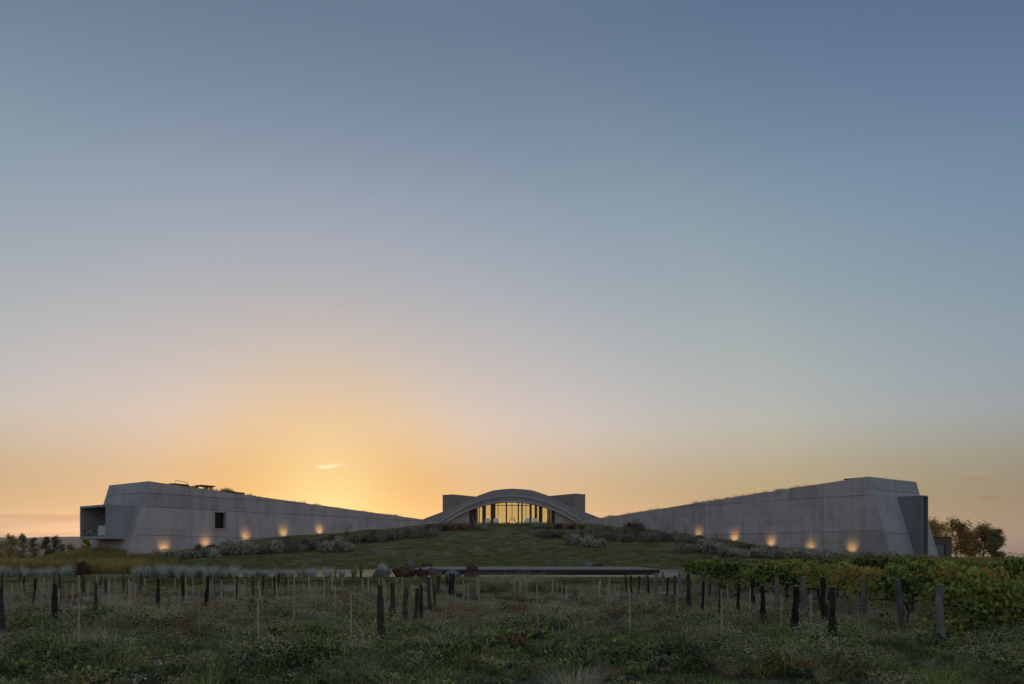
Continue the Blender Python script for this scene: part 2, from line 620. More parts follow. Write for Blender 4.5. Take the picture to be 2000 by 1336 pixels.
# ------------------------------------------------------------------ the two concrete wings
def clip(poly, axis, val, keep_less):
    out = []
    for i in range(len(poly)):
        p, q2 = poly[i], poly[(i + 1) % len(poly)]
        ip = (p[axis] <= val) == keep_less or p[axis] == val
        iq = (q2[axis] <= val) == keep_less or q2[axis] == val
        if ip:
            out.append(p)
        if ip != iq:
            tt = (val - p[axis]) / (q2[axis] - p[axis])
            out.append((p[0] + tt * (q2[0] - p[0]), p[1] + tt * (q2[1] - p[1])))
    return out


def rect_clip(poly, a0, a1, b0, b1):
    for ax, v, kl in ((0, a0, False), (0, a1, True), (1, b0, False), (1, b1, True)):
        if len(poly) < 3:
            return []
        poly = clip(poly, ax, v, kl)
    if len(poly) < 3:
        return []
    ar = .5 * abs(sum(poly[i][0] * poly[(i + 1) % len(poly)][1] - poly[(i + 1) % len(poly)][0] * poly[i][1] for i in range(len(poly))))
    return poly if ar > .02 else []


class Wing:
    BAT = .2965

    def __init__(s, I, O, side, z_in, z_out, width):
        s.I, O = np.array(I, float), np.array(O, float)
        d = O - s.I
        s.L = float(np.linalg.norm(d))
        s.d = d / s.L
        s.b = np.array([-s.d[1], s.d[0]]) if side > 0 else np.array([s.d[1], -s.d[0]])
        s.side, s.zi, s.zo, s.W = side, z_in, z_out, width

    def P(s, a, t, z):
        v = s.I + a * s.d + t * s.b
        return (float(v[0]), float(v[1]), float(z))

    def top(s, a):
        return s.zi + (s.zo - s.zi) * min(a, s.L) / s.L

    def bat(s, z):
        return s.L + s.BAT * (s.zo - z)

    def s_of_px(s, px, t=0.0):
        lo, hi = -6, s.L + 3
        for _ in range(60):
            mid = .5 * (lo + hi)
            p = s.P(mid, t, 0)
            v = 1000 + FPX * p[0] / p[1]
            if (v < px) == (s.side > 0):
                lo = mid
            else:
                hi = mid
        return lo

    def prism(s, poly, f_lo, f_hi, flip=False):
        lo, hi = [f_lo(*p) for p in poly], [f_hi(*p) for p in poly]
        return MB().hexa(lo, hi)

    def build(s, name, label, s_cuts, z_cuts, end_t_cuts, end_z_cuts, hole=None):
        base = s.P(s.L * .6, s.W / 2, 0)
        root = tag(empty(name, (base[0], base[1], float(zg(base[0], base[1])) - .5)), label, 'building')
        zb, g = -.6, .018
        poly = [(-4.0, zb), (s.bat(zb) - .004, zb), (s.L - .004, s.zo), (-4.0, s.zi - 4.0 * (s.zo - s.zi) / s.L)]
        ss = [-4.2] + sorted(s_cuts) + [s.L + 6]
        for i in range(len(ss) - 1):
            zc = [zb - .1] + [z + (.0 if i % 2 else .0) for z in z_cuts] + [20]
            for j in range(len(zc) - 1):
                a0, a1, b0, b1 = ss[i] + g, ss[i + 1] - g, zc[j] + g, zc[j + 1] - g
                cells = [(a0, a1, b0, b1)]
                if hole and hole[0] < a1 and hole[1] > a0 and hole[2] < b1 and hole[3] > b0:
                    h0, h1, k0, k1 = hole
                    cells = [(a0, h0, b0, b1), (h1, a1, b0, b1)]
                    cells += [(h0, h1, b0, k0)] if k0 > b0 else []
                    cells += [(h0, h1, k1, b1)] if k1 < b1 else []
                mb = MB()
                for cc in cells:
                    pc = rect_clip(poly, *cc)
                    if pc:
                        pr = s.prism(pc, lambda a, z: s.P(a, 0, z), lambda a, z: s.P(a, .62, z))
                        mb.add(pr.V, pr.F)
                if mb.V:
                    mb.build('wall_panel', M['concrete'], root)
        # battered end wall
        epoly = [(.004, zb), (s.W, zb), (s.W, s.zo), (.004, s.zo)]
        ts = [-.1] + sorted(end_t_cuts) + [s.W + 1]
        zc = [zb - .1] + end_z_cuts + [20]
        for i in range(len(ts) - 1):
            for j in range(len(zc) - 1):
                pc = rect_clip(epoly, ts[i] + (g if i else 0), ts[i + 1] - g, zc[j] + g, zc[j + 1] - g)
                if pc:
                    s.prism(pc, lambda t, z: s.P(s.bat(z), t, z), lambda t, z: s.P(s.bat(z) - .5, t, z)).build('end_wall_panel', M['concrete_pale'], root)
        bp = [(-4.0, zb), (s.bat(zb) - .55, zb), (s.L - .55, s.zo - .01), (-4.0, s.zi - .4)]
        s.prism(bp, lambda a, z: s.P(a, s.W - .45, z), lambda a, z: s.P(a, s.W - .004, z)).build('back_wall', M['concrete'], root)
        rp = [(-4.0, .63), (s.L - .56, .63), (s.L - .56, s.W - .46), (-4.0, s.W - .46)]
        s.prism(rp, lambda a, t: s.P(a, t, s.top(a) - .55), lambda a, t: s.P(a, t, s.top(a) - .16)).build('planted_roof', M['gravel'], root)
        # a light-tight partition behind the joints
        pp = [(-4.0, zb), (s.L - .6, zb), (s.L - .6, s.zo - .7), (-4.0, s.zi - .75)]
        if hole:
            h0, h1, k0, k1 = hole
            mb = MB()
            for cc in ((-4.1, h0 - .05, -9, 20), (h1 + .05, s.L + 5, -9, 20), (h0 - .05, h1 + .05, -9, k0 - .05), (h0 - .05, h1 + .05, k1 + .05, 20)):
                pc = rect_clip(pp, *cc)
                pr = s.prism(pc, lambda a, z: s.P(a, .70, z), lambda a, z: s.P(a, .78, z))
                mb.add(pr.V, pr.F)
            mb.build('inner_wall', M['concrete_dark'], root)
        else:
            s.prism(pp, lambda a, z: s.P(a, .70, z), lambda a, z: s.P(a, .78, z)).build('inner_wall', M['concrete_dark'], root)
        return root

    def cbox(s, a0, a1, t0, t1, z0, z1):
        q = [(a0, t0), (a1, t0), (a1, t1), (a0, t1)]
        return MB().hexa([s.P(a, t, z0) for a, t in q], [s.P(a, t, z1) for a, t in q])


WL = Wing((-12.7, 120), (-38.8, 85), -1, 7.35, 9.9, 8.4)
WR = Wing((11.6, 120), (38.0, 85), 1, 7.4, 10.4, 10.4)

# left wing, with a deep square window and a projecting balcony box
wl_s = WL.s_of_px(442)
wl_e = WL.s_of_px(417.5)
lw = WL.build('concrete_wing', 'long concrete wing with projecting balcony box and a small deep window', [WL.s_of_px(p) for p in (462, 655)], [4.12, 7.15, 8.62], [4.6], [4.0, 8.7], hole=(wl_s, wl_e, 5.02, 7.0))
wf = MB()
for a0, a1, z0, z1 in ((wl_s - .05, wl_s + .07, 4.95, 7.07), (wl_e - .07, wl_e + .05, 4.95, 7.07), (wl_s + .07, wl_e - .07, 4.95, 5.09), (wl_s + .07, wl_e - .07, 6.95, 7.07)):
    pr = WL.cbox(a0, a1, -.10, .66, z0, z1)
    wf.add(pr.V, pr.F)
win = wf.build('window', M['rim'], lw)
WL.cbox(wl_s + .072, wl_e - .072, .50, .54, 5.10, 6.94).build('pane', M['dark_glass'], win)
WL.cbox(wl_s + .072, wl_e - .072, .44, .50, 5.092, 5.15).build('sill', M['frame'], win)

B0, B1, BT0, BT1, BZ0, BZ1 = WL.L - .4, WL.L + 3.8, 1.3, 7.1, 3.7, 7.28
balc = WL.cbox(B0, B1, BT0, BT1, BZ0, BZ0 + .32).build('balcony', M['concrete_balcony'], lw)
tag(balc, 'grey concrete balcony box open at its front')
WL.cbox(B0, B1, BT0, BT1, BZ1 - .22, BZ1).build('balcony_roof', M['concrete_balcony'], balc)
WL.cbox(B0, B1, BT0 + .001, BT0 + .24, BZ0 + .322, BZ1 - .222).build('side_wall', M['concrete_balcony'], balc)
WL.cbox(B0, B1, BT1 - .24, BT1 - .001, BZ0 + .322, BZ1 - .222).build('side_wall', M['concrete_balcony'], balc)
WL.cbox(WL.L + 1.05, WL.L + 1.12, BT0 + .24, BT0 + 3.6, BZ0 + .32, BZ1 - .22).build('glass_door', M['dark_glass'], balc)
WL.cbox(WL.L + 1.0, WL.L + 1.2, BT0 + 3.6, BT1 - .24, BZ0 + .32, BZ1 - .22).build('back_wall', M['concrete_box'], balc)
WL.cbox(B1 - .19, B1 - .11, BT0 + .25, BT1 - .6, BZ0 + .322, BZ0 + .36).build('rail_channel', M['frame'], balc)
WL.cbox(B1 - .17, B1 - .14, BT0 + .26, BT0 + 1.28, BZ0 + .362, BZ0 + 1.40).build('pale_railing_panel', M['pale_panel'], balc)
WL.cbox(B1 - .17, B1 - .14, BT0 + 1.31, BT0 + 2.1, BZ0 + .362, BZ0 + 1.40).build('pale_railing_panel', M['pale_panel'], balc)
WL.cbox(B1 - .165, B1 - .15, BT0 + 2.13, BT1 - .6, BZ0 + .362, BZ0 + 1.40).build('blotched_railing_panel', M['blotch'], balc)
lampb = MB().tube([WL.P(WL.L + 2.2, BT1 - .26, 6.35), WL.P(WL.L + 2.2, BT1 - .42, 6.35)], .07).build('wall_lamp', M['lamp_metal'], balc)

# right wing, with a tall slot-shaped bay
rw = WR.build('concrete_wing', 'long concrete wing with a tall narrow glazed bay on its outer end', [WR.s_of_px(p) for p in (1608, 1377, 1240)], [4.62, 8.45], [5.0], [4.35, 9.0])
SB0, SB1, ST0, ST1, SZ = WR.L - .3, WR.L + 3.35, 5.0, 6.2, 8.42
bay = WR.cbox(SB0, SB1, ST0, ST0 + .13, .2, SZ - .16).build('slot_bay', M['concrete_box'], rw)
tag(bay, 'tall grey concrete bay with a dark slot window')
WR.cbox(SB0, SB1, ST1 - .13, ST1, .2, SZ - .16).build('side_wall', M['concrete_box'], bay)
WR.cbox(SB0, SB1, ST0, ST1, SZ - .158, SZ).build('bay_roof', M['concrete_box'], bay)
WR.cbox(SB1 - .35, SB1 - .31, ST0 + .132, ST0 + .60, 2.9, SZ - .30).build('pane', M['door_glass'], bay)
WR.cbox(SB1 - .5, SB1 - .42, ST0 + .132, ST1 - .132, .2, SZ - .16).build('window_frame', M['frame'], bay)
WR.cbox(SB1 - .03, SB1 + .012, ST0 - .012, ST0 + .05, .2, SZ - .16).build('edge_trim', M['concrete_pale'], bay)

# ------------------------------------------------------------------ pavilion with the arch
AY = 122.0                                   # front plane of the arch
FLO = float(zg(0, 121)) - .02
pav = tag(empty('arched_pavilion', (0, AY, FLO)), 'glazed pavilion under a broad concrete arch at the top of the lawn', 'building')
ACX = -.10
ZC = 11.13


def arch_out(x):
    return ZC - 3.92 * ((x - ACX) / 10.86) ** 2


def arch_in(x):
    return ZC - .84 - 3.75 * ((x - ACX) / 10.86) ** 2


BY = 138.0
bkx = np.array([0, 20, 40, 72, 105, 140, 172, 230]) * BY / FPX
bkz = EYE + (HOR - np.array([955, 956.2, 958.5, 969.5, 985, 1000, 1012, 1040])) * BY / FPX


def back_out(x):
    return np.interp(abs(x - .2), bkx, bkz)


xs = np.linspace(-11.6, 11.4, 61)
# the projecting rim: face, top nosing and soffit lip
mb = MB()
for i in range(len(xs) - 1):
    a, b2 = xs[i], xs[i + 1]
    lo = [(a, AY - .55, arch_in(a) + .06), (b2, AY - .55, arch_in(b2) + .06), (b2, AY + 1.0, arch_in(b2) + .06), (a, AY + 1.0, arch_in(a) + .06)]
    hi = [(a, AY - .55, arch_out(a) - .10), (b2, AY - .55, arch_out(b2) - .10), (b2, AY + 1.0, arch_out(b2) - .10), (a, AY + 1.0, arch_out(a) - .10)]
    mb.V += lo + hi
    k = i * 8
    mb.F += [(k, k + 1, k + 5, k + 4), (k + 1, k, k + 3, k + 2), (k + 4, k + 5, k + 6, k + 7), (k + 2, k + 3, k + 7, k + 6)]
rim = mb.build('arch_rim', M['concrete_rimface'], pav)
for nm, fn, h0, h1, y0 in (('nosing', arch_out, -.095, .07, AY - .72), ('lip', arch_in, -.09, .055, AY - .66)):
    mb = MB()
    for i in range(len(xs) - 1):
        a, b2 = xs[i], xs[i + 1]
        mb.V += [(a, y0, fn(a) + h0), (b2, y0, fn(b2) + h0), (b2, AY + .9, fn(b2) + h0), (a, AY + .9, fn(a) + h0), (a, y0, fn(a) + h1), (b2, y0, fn(b2) + h1), (b2, AY + .9, fn(b2) + h1), (a, AY + .9, fn(a) + h1)]
        k = i * 8
        mb.F += [(k, k + 1, k + 5, k + 4), (k + 1, k, k + 3, k + 2), (k + 4, k + 5, k + 6, k + 7)]
    mb.build(nm, M['rim'], rim)
# vault shell from the rim up to the higher back arch
nu, nvv = 57, 12
V, F = [], []
for layer in (0, 1):
    for j in range(nvv):
        tt = j / (nvv - 1)
        for i in range(nu):
            xf = -11.9 + 23.6 * i / (nu - 1)
            xb = -15.6 + 31.6 * i / (nu - 1)
            x = xf + (xb - xf) * tt
            e = 1 - (1 - tt) ** 1.6
            z = (arch_out(xf) - .12) * (1 - e) + back_out(xb) * e
            V.append((x, AY + .2 + (BY - AY) * tt, max(z, FLO - .6) - layer * (.5 + .25 * tt)))
nl = nu * nvv
for layer in (0, 1):
    for j in range(nvv - 1):
        for i in range(nu - 1):
            a = layer * nl + j * nu + i
            f = (a, a + 1, a + nu + 1, a + nu)
            F.append(f if not layer else f[::-1])
for i in range(nu - 1):
    a = (nvv - 1) * nu + i
    F.append((a, a + 1, a + 1 + nl, a + nl))
    F.append((i + 1, i, i + nl, i + 1 + nl))
vault = obj('vault_roof', V, F, M['gravel'], pav)
# flank walls under the arch
for sgn, x0, x1 in ((-1, -10.7, -6.56), (1, 6.62, 10.5)):
    mb = MB()
    q = np.linspace(x0, x1, 12)
    lo = [(x, AY + .25, FLO - .8) for x in q] + [(x, AY + .25, max(arch_in(x) + .03, FLO - .5)) for x in q[::-1]]
    mb.hexa(lo, [(x, AY + .6, z) for x, y, z in lo])
    mb.build('flank_wall', M['concrete'], pav)
px2x = lambda p, Y=AY + .4: (p - 1000) / FPX * Y
MBX = [(917, 930, 'dark_panel'), (935, 937, 'mullion'), (941.3, 948.6, 'column'), (957.8, 967.4, 'column'), (987.6, 990.4, 'mullion'), (1011, 1013.6, 'mullion'), (1018, 1021, 'mullion'), (1034.2, 1038.8, 'column'), (1044.2, 1049.6, 'column'), (1052.2, 1060, 'column'), (1068.4, 1071.4, 'mullion'), (1076, 1083.6, 'dark_panel')]
prev = px2x(917)
for a, b2, kind in MBX:
    x0, x1 = px2x(a), px2x(b2)
    dy = {'column': .9, 'mullion': .0, 'dark_panel': -.05}[kind]
    mb = MB()
    q = np.linspace(x0, x1, 4)
    lo = [(x, AY + .32 + dy, FLO - .2) for x in q] + [(x, AY + .32 + dy, arch_in(x) + .12) for x in q[::-1]]
    mb.hexa(lo, [(x, AY + .46 + dy + (.35 if kind == 'column' else 0), z) for x, y, z in lo])
    mb.build(kind, M['column'] if kind == 'column' else M['frame'], pav)
edges = [917] + [v for a, b2, k in MBX if k == 'mullion' for v in (a, b2)] + [1083.6]
for i in range(0, len(edges) - 1, 2):
    x0, x1 = px2x(edges[i]), px2x(edges[i + 1])
    q = np.linspace(x0 + .002, x1 - .002, 8)
    lo = [(x, AY + .38, FLO - .1) for x in q] + [(x, AY + .38, arch_in(x) + .10) for x in q[::-1]]
    MB().hexa(lo, [(x, AY + .395, z) for x, y, z in lo]).build('pane', M['glass'], pav)
tz = EYE + (HOR - 986.5) * AY / FPX
MB().box((px2x(967.5), AY + .33, tz - .07), (px2x(1037), AY + .372, tz + .03)).build('transom', M['frame'], pav)
MB().box((px2x(917), AY + .33, FLO - .3), (px2x(1083), AY + .45, FLO + .12)).build('sill', M['frame'], pav)
# rear glazing
for x in np.linspace(-7.2, 7.2, 7)[1:-1]:
    MB().box((x - .05, BY - 1.0, FLO - .3), (x + .05, BY - .9, back_out(x) - .45)).build('rear_mullion', M['frame'], pav)
MB().box((-11, AY + .5, FLO - .6), (11, BY, FLO - .05)).build('floor_slab', M['concrete_dark'], pav)
for sgn in (-1, 1):
    q = [(sgn * 7.4, AY + .6), (sgn * 7.7, AY + .6), (sgn * 9.6, BY), (sgn * 9.3, BY)]
    MB().hexa([(x, y, FLO - .5) for x, y in q], [(x, y, FLO + (1.9 if y < 130 else 4.6)) for x, y in q]).build('side_wall', M['concrete_dark'], pav)

# towers behind the vault
for nm, W, px_c, Yc, py, a, b2, lab in (('concrete_tower', WL, 885, 142, 965.5, 2.5, 7.0, 'square concrete tower rising behind the left shoulder of the arch'), ('concrete_tower', WR, 1122, 142, 964.0, 2.6, 7.2, 'square concrete tower rising behind the right shoulder of the arch')):
    X = (px_c - 1000) / FPX * Yc
    zt = EYE + (HOR - py) * Yc / FPX
    c0 = np.array([X, Yc])
    u, v = W.b * a, -W.d * b2
    q = [c0, c0 + v, c0 + u + v, c0 + u]
    root = tag(empty(nm, (X, Yc, 6.0)), lab, 'tower')
    MB().hexa([(*p, 5.0) for p in q], [(*p, zt - .3) for p in q]).build('shaft', M['tower'], root)
    cc = sum(q) / 4
    q3 = [cc + (p - cc) * 1.012 for p in q]
    MB().hexa([(*p, zt - .298) for p in q3], [(*p, zt) for p in q3]).build('coping', M['tower'], root)

# annex beyond the right wing
AX0, AX1, AYY = 52.6, 55.2, 100.0
an = tag(empty('service_annex', ((AX0 + AX1) / 2, AYY, .8)), 'low dark brown annex with a glass door, right of the long wing', 'building')
MB().box((AX0, AYY, .0), (53.15, AYY + 5, 4.18)).build('wall', M['concrete_dark'], an)
MB().box((54.42, AYY, .0), (AX1, AYY + 5, 4.18)).build('wall', M['concrete_dark'], an)
MB().box((53.152, AYY, 3.4), (54.418, AYY + 5, 4.18)).build('lintel', M['concrete_dark'], an)
MB().box((AX0 - .05, AYY - .05, 4.182), (AX1 + .05, AYY + 5.05, 4.3)).build('flat_roof', M['frame'], an)
dr = MB().box((53.2, AYY + .14, .2), (54.37, AYY + .19, 3.38)).build('glass_door', M['door_glass'], an)
MB().box((53.154, AYY + .1, .2), (53.22, AYY + .24, 3.39)).build('door_frame', M['frame'], dr)
MB().box((54.35, AYY + .1, .2), (54.416, AYY + .24, 3.39)).build('door_frame', M['frame'], dr)
# ------------------------------------------------------------------ deck, boulders
M['deck'] = wood('grey_deck_boards', (.24, .215, .21), (.38, .345, .335), 1.0, 6)
dk = tag(empty('pond_deck', (1.5, 56, WATER_Z)), 'long dark low deck reaching across the pond', 'deck')
DX0, DX1, DY0, DY1, DZ = -6.6, 9.6, 51.6, 64.0, 1.03
nb = 22
bw = (DY1 - DY0) / nb
bd = MB().box((0, 0, 0), (1, 1, 1))
bm = mesh('deck_board', [(x * (DX1 - DX0), y * (bw - .02), z * .07) for x, y, z in bd.V], bd.F, M['deck'])
for i in range(nb):
    o = link(bpy.data.objects.new('deck_board', bm))
    o.parent = dk
    o.location = (DX0 - 1.5, DY0 + i * bw - 56, DZ - .07 - WATER_Z + .004 * (i % 3))
MB().box((DX0 + .02, DY0 + .03, DZ - .30), (DX1 - .02, DY0 + .15, DZ - .075)).build('fascia', M['frame'], dk)
MB().box((DX0 + .02, DY1 - .15, DZ - .30), (DX1 - .02, DY1 - .03, DZ - .075)).build('fascia', M['frame'], dk)
for x in np.linspace(DX0 + .6, DX1 - .6, 8):
    MB().box((x - .07, DY0 + .25, .1), (x + .07, DY0 + .39, DZ - .075)).build('support_post', M['frame'], dk)


def rock_mat(name, a, b2, c3):
    m, t, b, pos = new_mat(name)
    n = t.noise(pos, 1.6, 6, .65, .6)
    n2 = t.noise(pos, 6.0, 5, .7)
    vo = t.n('ShaderNodeTexVoronoi', feature='DISTANCE_TO_EDGE')
    t.l(t.v('ADD', pos, t.scalev(pos, (.3, .3, .3))), vo.inputs['Vector'])
    vo.inputs['Scale'].default_value = 1.3
    col = t.mix(t.rng(n, .35, .65), a, b2)
    col = t.mix(t.rng(n2, .52, .72), col, c3)
    t.l(col, b.inputs['Base Color'])
    bump(t, b, t.m('ADD', n2, t.m('MULTIPLY', t.rng(vo.outputs[0], 0, .06), .6)), .9, .08)
    return m


M['rock_white'] = rock_mat('pale_quartz_rock', (.26, .24, .24), (.40, .37, .36), (.22, .14, .12))
M['rock_red'] = rock_mat('red_brown_rock', (.075, .04, .028), (.14, .078, .055), (.05, .035, .03))
M['rock_tan'] = rock_mat('tan_brown_rock', (.13, .075, .05), (.21, .13, .095), (.08, .05, .04))
M['rock_grey'] = rock_mat('grey_rock', (.15, .14, .145), (.27, .255, .26), (.09, .085, .085))
ico = None


def icosphere(n=3):
    t = (1 + 5 ** .5) / 2
    V = [(-1, t, 0), (1, t, 0), (-1, -t, 0), (1, -t, 0), (0, -1, t), (0, 1, t), (0, -1, -t), (0, 1, -t), (t, 0, -1), (t, 0, 1), (-t, 0, -1), (-t, 0, 1)]
    F = [(0, 11, 5), (0, 5, 1), (0, 1, 7), (0, 7, 10), (0, 10, 11), (1, 5, 9), (5, 11, 4), (11, 10, 2), (10, 7, 6), (7, 1, 8), (3, 9, 4), (3, 4, 2), (3, 2, 6), (3, 6, 8), (3, 8, 9), (4, 9, 5), (2, 4, 11), (6, 2, 10), (8, 6, 7), (9, 8, 1)]
    V = [np.array(v) / np.linalg.norm(v) for v in V]
    for _ in range(n):
        c2, F2 = {}, []

        def mid(a, b):
            k = (min(a, b), max(a, b))
            if k not in c2:
                v = V[a] + V[b]
                V.append(v / np.linalg.norm(v))
                c2[k] = len(V) - 1
            return c2[k]
        for a, b, c in F:
            x, y, z = mid(a, b), mid(b, c), mid(c, a)
            F2 += [(a, x, z), (b, y, x), (c, z, y), (x, y, z)]
        F = F2
    return np.array(V), np.array(F)


ICO = icosphere(3)


def boulder(x, y, z, sx, sy, sz, mat, seed, label, peak=0.0):
    r = np.random.default_rng(seed)
    V = ICO[0].copy()
    for _ in range(13):                          # cut flat facets
        nrm = r.normal(size=3)
        nrm /= np.linalg.norm(nrm)
        dd = r.uniform(.42, .78)
        k = V @ nrm - dd
        V -= np.clip(k, 0, None)[:, None] * nrm * .92
    V += r.normal(size=3) * .02
    V += .035 * np.stack([ValueNoise(seed + i)(V[:, 0] * 4 + 9, V[:, 1] * 4 + V[:, 2] * 3 + 9) - .5 for i in range(3)], 1) * 2
    V[:, 0] += peak * V[:, 2]
    V[:, 2] = np.maximum(V[:, 2], -.55)
    V = V / np.array([np.abs(V[:, 0]).max(), np.abs(V[:, 1]).max(), V[:, 2].max() - V[:, 2].min()])
    V = V * np.array([sx, sy, sz])
    V[:, 2] -= V[:, 2].min()
    o = link(bpy.data.objects.new('boulder', mesh('boulder', V, ICO[1], mat)))
    o.location = (x, y, z - .08)
    return tag(o, label, 'boulder', 'boulders around the pond')


def px_boulder(x0, x1, ytop, ybase, mat, seed, label, Y=None, peak=0.0):
    xc = (x0 + x1) / 2
    if Y is None:
        X, Y, Z = at(xc, ybase, 40, 60)
    else:
        X, Z = (xc - 1000) / FPX * Y, EYE - (ybase - HOR) / FPX * Y
    wd = (x1 - x0) / FPX * Y / 2
    ht = (ybase - ytop) / FPX * Y + .08
    boulder(X, Y, Z, wd, wd * .8, ht, mat, seed, label, peak)


YB = 44.9
px_boulder(721, 768, 1099, 1128, M['rock_white'], 31, 'large pale boulder with a pointed crest, leftmost on the pond bank', YB, .25)
px_boulder(766, 816, 1106, 1128, M['rock_red'], 12, 'wide dark reddish boulder right beside the large pale one', YB)
px_boulder(812, 836, 1108, 1128, M['rock_red'], 13, 'small dark brown boulder between the wide reddish one and the tan one', YB - .1)
px_boulder(834, 869, 1108, 1128, M['rock_tan'], 14, 'blocky tan brown boulder in the middle of the pond bank group', YB)
px_boulder(868, 904, 1112, 1128, M['rock_grey'], 25, 'low grey boulder between the tan block and the red and grey one', YB)
px_boulder(904, 941, 1103, 1128, M['rock_red'], 16, 'red brown boulder with a steep side, rightmost of the bank group', YB, .3)
px_boulder(791, 818, 1095, 1108, M['rock_grey'], 17, 'pale grey boulder at the far shore behind the bank group', 73.4)
px_boulder(824, 848, 1099, 1108, M['rock_red'], 18, 'flat dark red boulder at the far shore behind the bank group', 73.4)
px_boulder(1131, 1156, 1097, 1108, M['rock_grey'], 19, 'pale topped boulder at the far shore right of the lawn', 73.4)
px_boulder(1154, 1178, 1100, 1108, M['rock_red'], 20, 'low dark boulder touching the pale topped one at the far shore', 73.4)
px_boulder(1534, 1562, 1097, 1110, M['rock_grey'], 21, 'pointed grey boulder behind the leafy vines, left of the flat one', 66)
px_boulder(1560, 1592, 1100, 1110, M['rock_grey'], 22, 'flat grey boulder behind the leafy vines, right of the pointed one', 66)

# ------------------------------------------------------------------ furniture on the terrace
TY = 118.6


def tz_at(x, y=TY):
    return float(zg(x, y))


def white_armchair(x, label, rz=0.0):
    r = tag(empty('armchair', (x, TY, tz_at(x)), rz), label, 'armchair', 'white armchairs on the terrace')
    for sx in (-.36, .36):
        for sy in (-.34, .34):
            MB().box((sx - .03, sy - .03, 0), (sx + .03, sy + .03, .30)).build('leg', M['chair_wood'], r, local=True)
    MB().box((-.44, -.42, .30), (.44, .42, .36)).build('frame', M['chair_wood'], r, local=True)
    MB().hexa([(-.37, -.40, .362), (.37, -.40, .362), (.37, .30, .362), (-.37, .30, .362)], [(-.35, -.38, .50), (.35, -.38, .50), (.35, .28, .50), (-.35, .28, .50)]).build('seat_cushion', M['white'], r, local=True)
    MB().hexa([(-.37, .18, .502), (.37, .18, .502), (.37, .36, .502), (-.37, .36, .502)], [(-.36, .32, 1.02), (.36, .32, 1.02), (.36, .46, 1.02), (-.36, .46, 1.02)]).build('back_cushion', M['white'], r, local=True)
    for sx in (-.41, .41):
        MB().box((sx - .035, -.40, .362), (sx + .035, .40, .62)).build('armrest', M['chair_wood'], r, local=True)
    return r


def deck_chair(x, y, rz, label):
    r = tag(empty('deck_chair', (x, y, tz_at(x, y)), rz), label, 'chair', 'wooden deck chairs on the terrace')
    for sy in (-.26, .26):
        MB().tube([(-.42, sy, 0), (-.30, sy, .40), (.18, sy, .30)], .032, 5).build('front_leg', M['chair_wood'], r, local=True)
        MB().tube([(.40, sy, 0), (.02, sy, .33), (.44, sy, 1.12)], .032, 5).build('back_post', M['chair_wood'], r, local=True)
    MB().hexa([(-.36, -.23, .37), (.12, -.23, .27), (.12, .23, .27), (-.36, .23, .37)], [(-.36, -.23, .41), (.12, -.23, .31), (.12, .23, .31), (-.36, .23, .41)]).build('seat', M['chair_wood'], r, local=True)
    for k in range(4):
        z0 = .48 + .15 * k
        x0 = .11 + (z0 - .48) * .53
        MB().box((x0 - .02, -.23, z0), (x0 + .02, .23, z0 + .09)).build('back_slat', M['chair_wood'], r, local=True)
    return r


def low_table(x, y, label, w2=.34, h=.42):
    r = tag(empty('low_table', (x, y, tz_at(x, y))), label, 'table', 'low tables on the terrace')
    MB().box((-w2, -w2, h - .05), (w2, w2, h)).build('table_top', M['chair_wood'], r, local=True)
    for sx in (-1, 1):
        for sy in (-1, 1):
            MB().box((sx * (w2 - .04) - .03, sy * (w2 - .04) - .03, 0), (sx * (w2 - .04) + .03, sy * (w2 - .04) + .03, h - .052)).build('leg', M['chair_wood'], r, local=True)
    return r


tx = lambda p, y=TY: (p - 1000) / FPX * y
for p, lab in ((952, 'white cushioned armchair, leftmost of the four before the glass'), (968.5, 'white cushioned armchair, second of the four from the left'), (1030, 'white cushioned armchair, third of the four from the left'), (1045.5, 'white cushioned armchair, rightmost of the four before the glass')):
    white_armchair(tx(p), lab)
deck_chair(tx(928), TY, math.pi, 'wooden deck chair at the far left end of the terrace')
deck_chair(tx(993), TY - .2, 0.1, 'wooden deck chair left of the terrace centre, leaning right')
deck_chair(tx(1008), TY - .2, math.pi + .1, 'wooden deck chair right of the terrace centre, leaning left')
deck_chair(tx(1066), TY, 0.0, 'wooden deck chair at the far right end of the terrace')
low_table(tx(983.5), TY - .1, 'low wooden table beside the chair left of the terrace centre')
low_table(tx(936), TY, 'low wooden table beside the deck chair at the far left', .4, .45)
low_table(tx(1058), TY, 'low wooden table beside the deck chair at the far right', .4, .45)
low_table(tx(1017), TY + .3, 'low wooden table between the right deck chair and the armchairs', .5, .38)

# ------------------------------------------------------------------ rooftop furniture
def roof_pt(W, px, t):
    a = W.s_of_px(px, t)
    p = W.P(a, t, W.top(a) - .16)
    return a, p


def planter(W, p0, p1, t0, t1, h, label):
    a0, a1 = sorted((W.s_of_px(p0, t0), W.s_of_px(p1, t0)))
    zb = W.top((a0 + a1) / 2) - .16
    c0 = W.P((a0 + a1) / 2, (t0 + t1) / 2, zb - .15)
    r = tag(empty('roof_planter', c0), label, 'planter', 'planters on the left roof')
    W.cbox(a0, a1, t0, t0 + .06, zb - .35, zb + h).build('front_board', M['roof_wood'], r)
    W.cbox(a0, a1, t1 - .06, t1, zb - .35, zb + h).build('back_board', M['roof_wood'], r)
    W.cbox(a0, a0 + .06, t0 + .062, t1 - .062, zb - .35, zb + h).build('side_board', M['roof_wood'], r)
    W.cbox(a1 - .06, a1, t0 + .062, t1 - .062, zb - .35, zb + h).build('side_board', M['roof_wood'], r)
    W.cbox(a0 + .062, a1 - .062, t0 + .062, t1 - .062, zb - .3, zb + h - .07).build('soil', M['rust'], r)
    return r, (a0, a1, t0, t1, zb + h - .08)


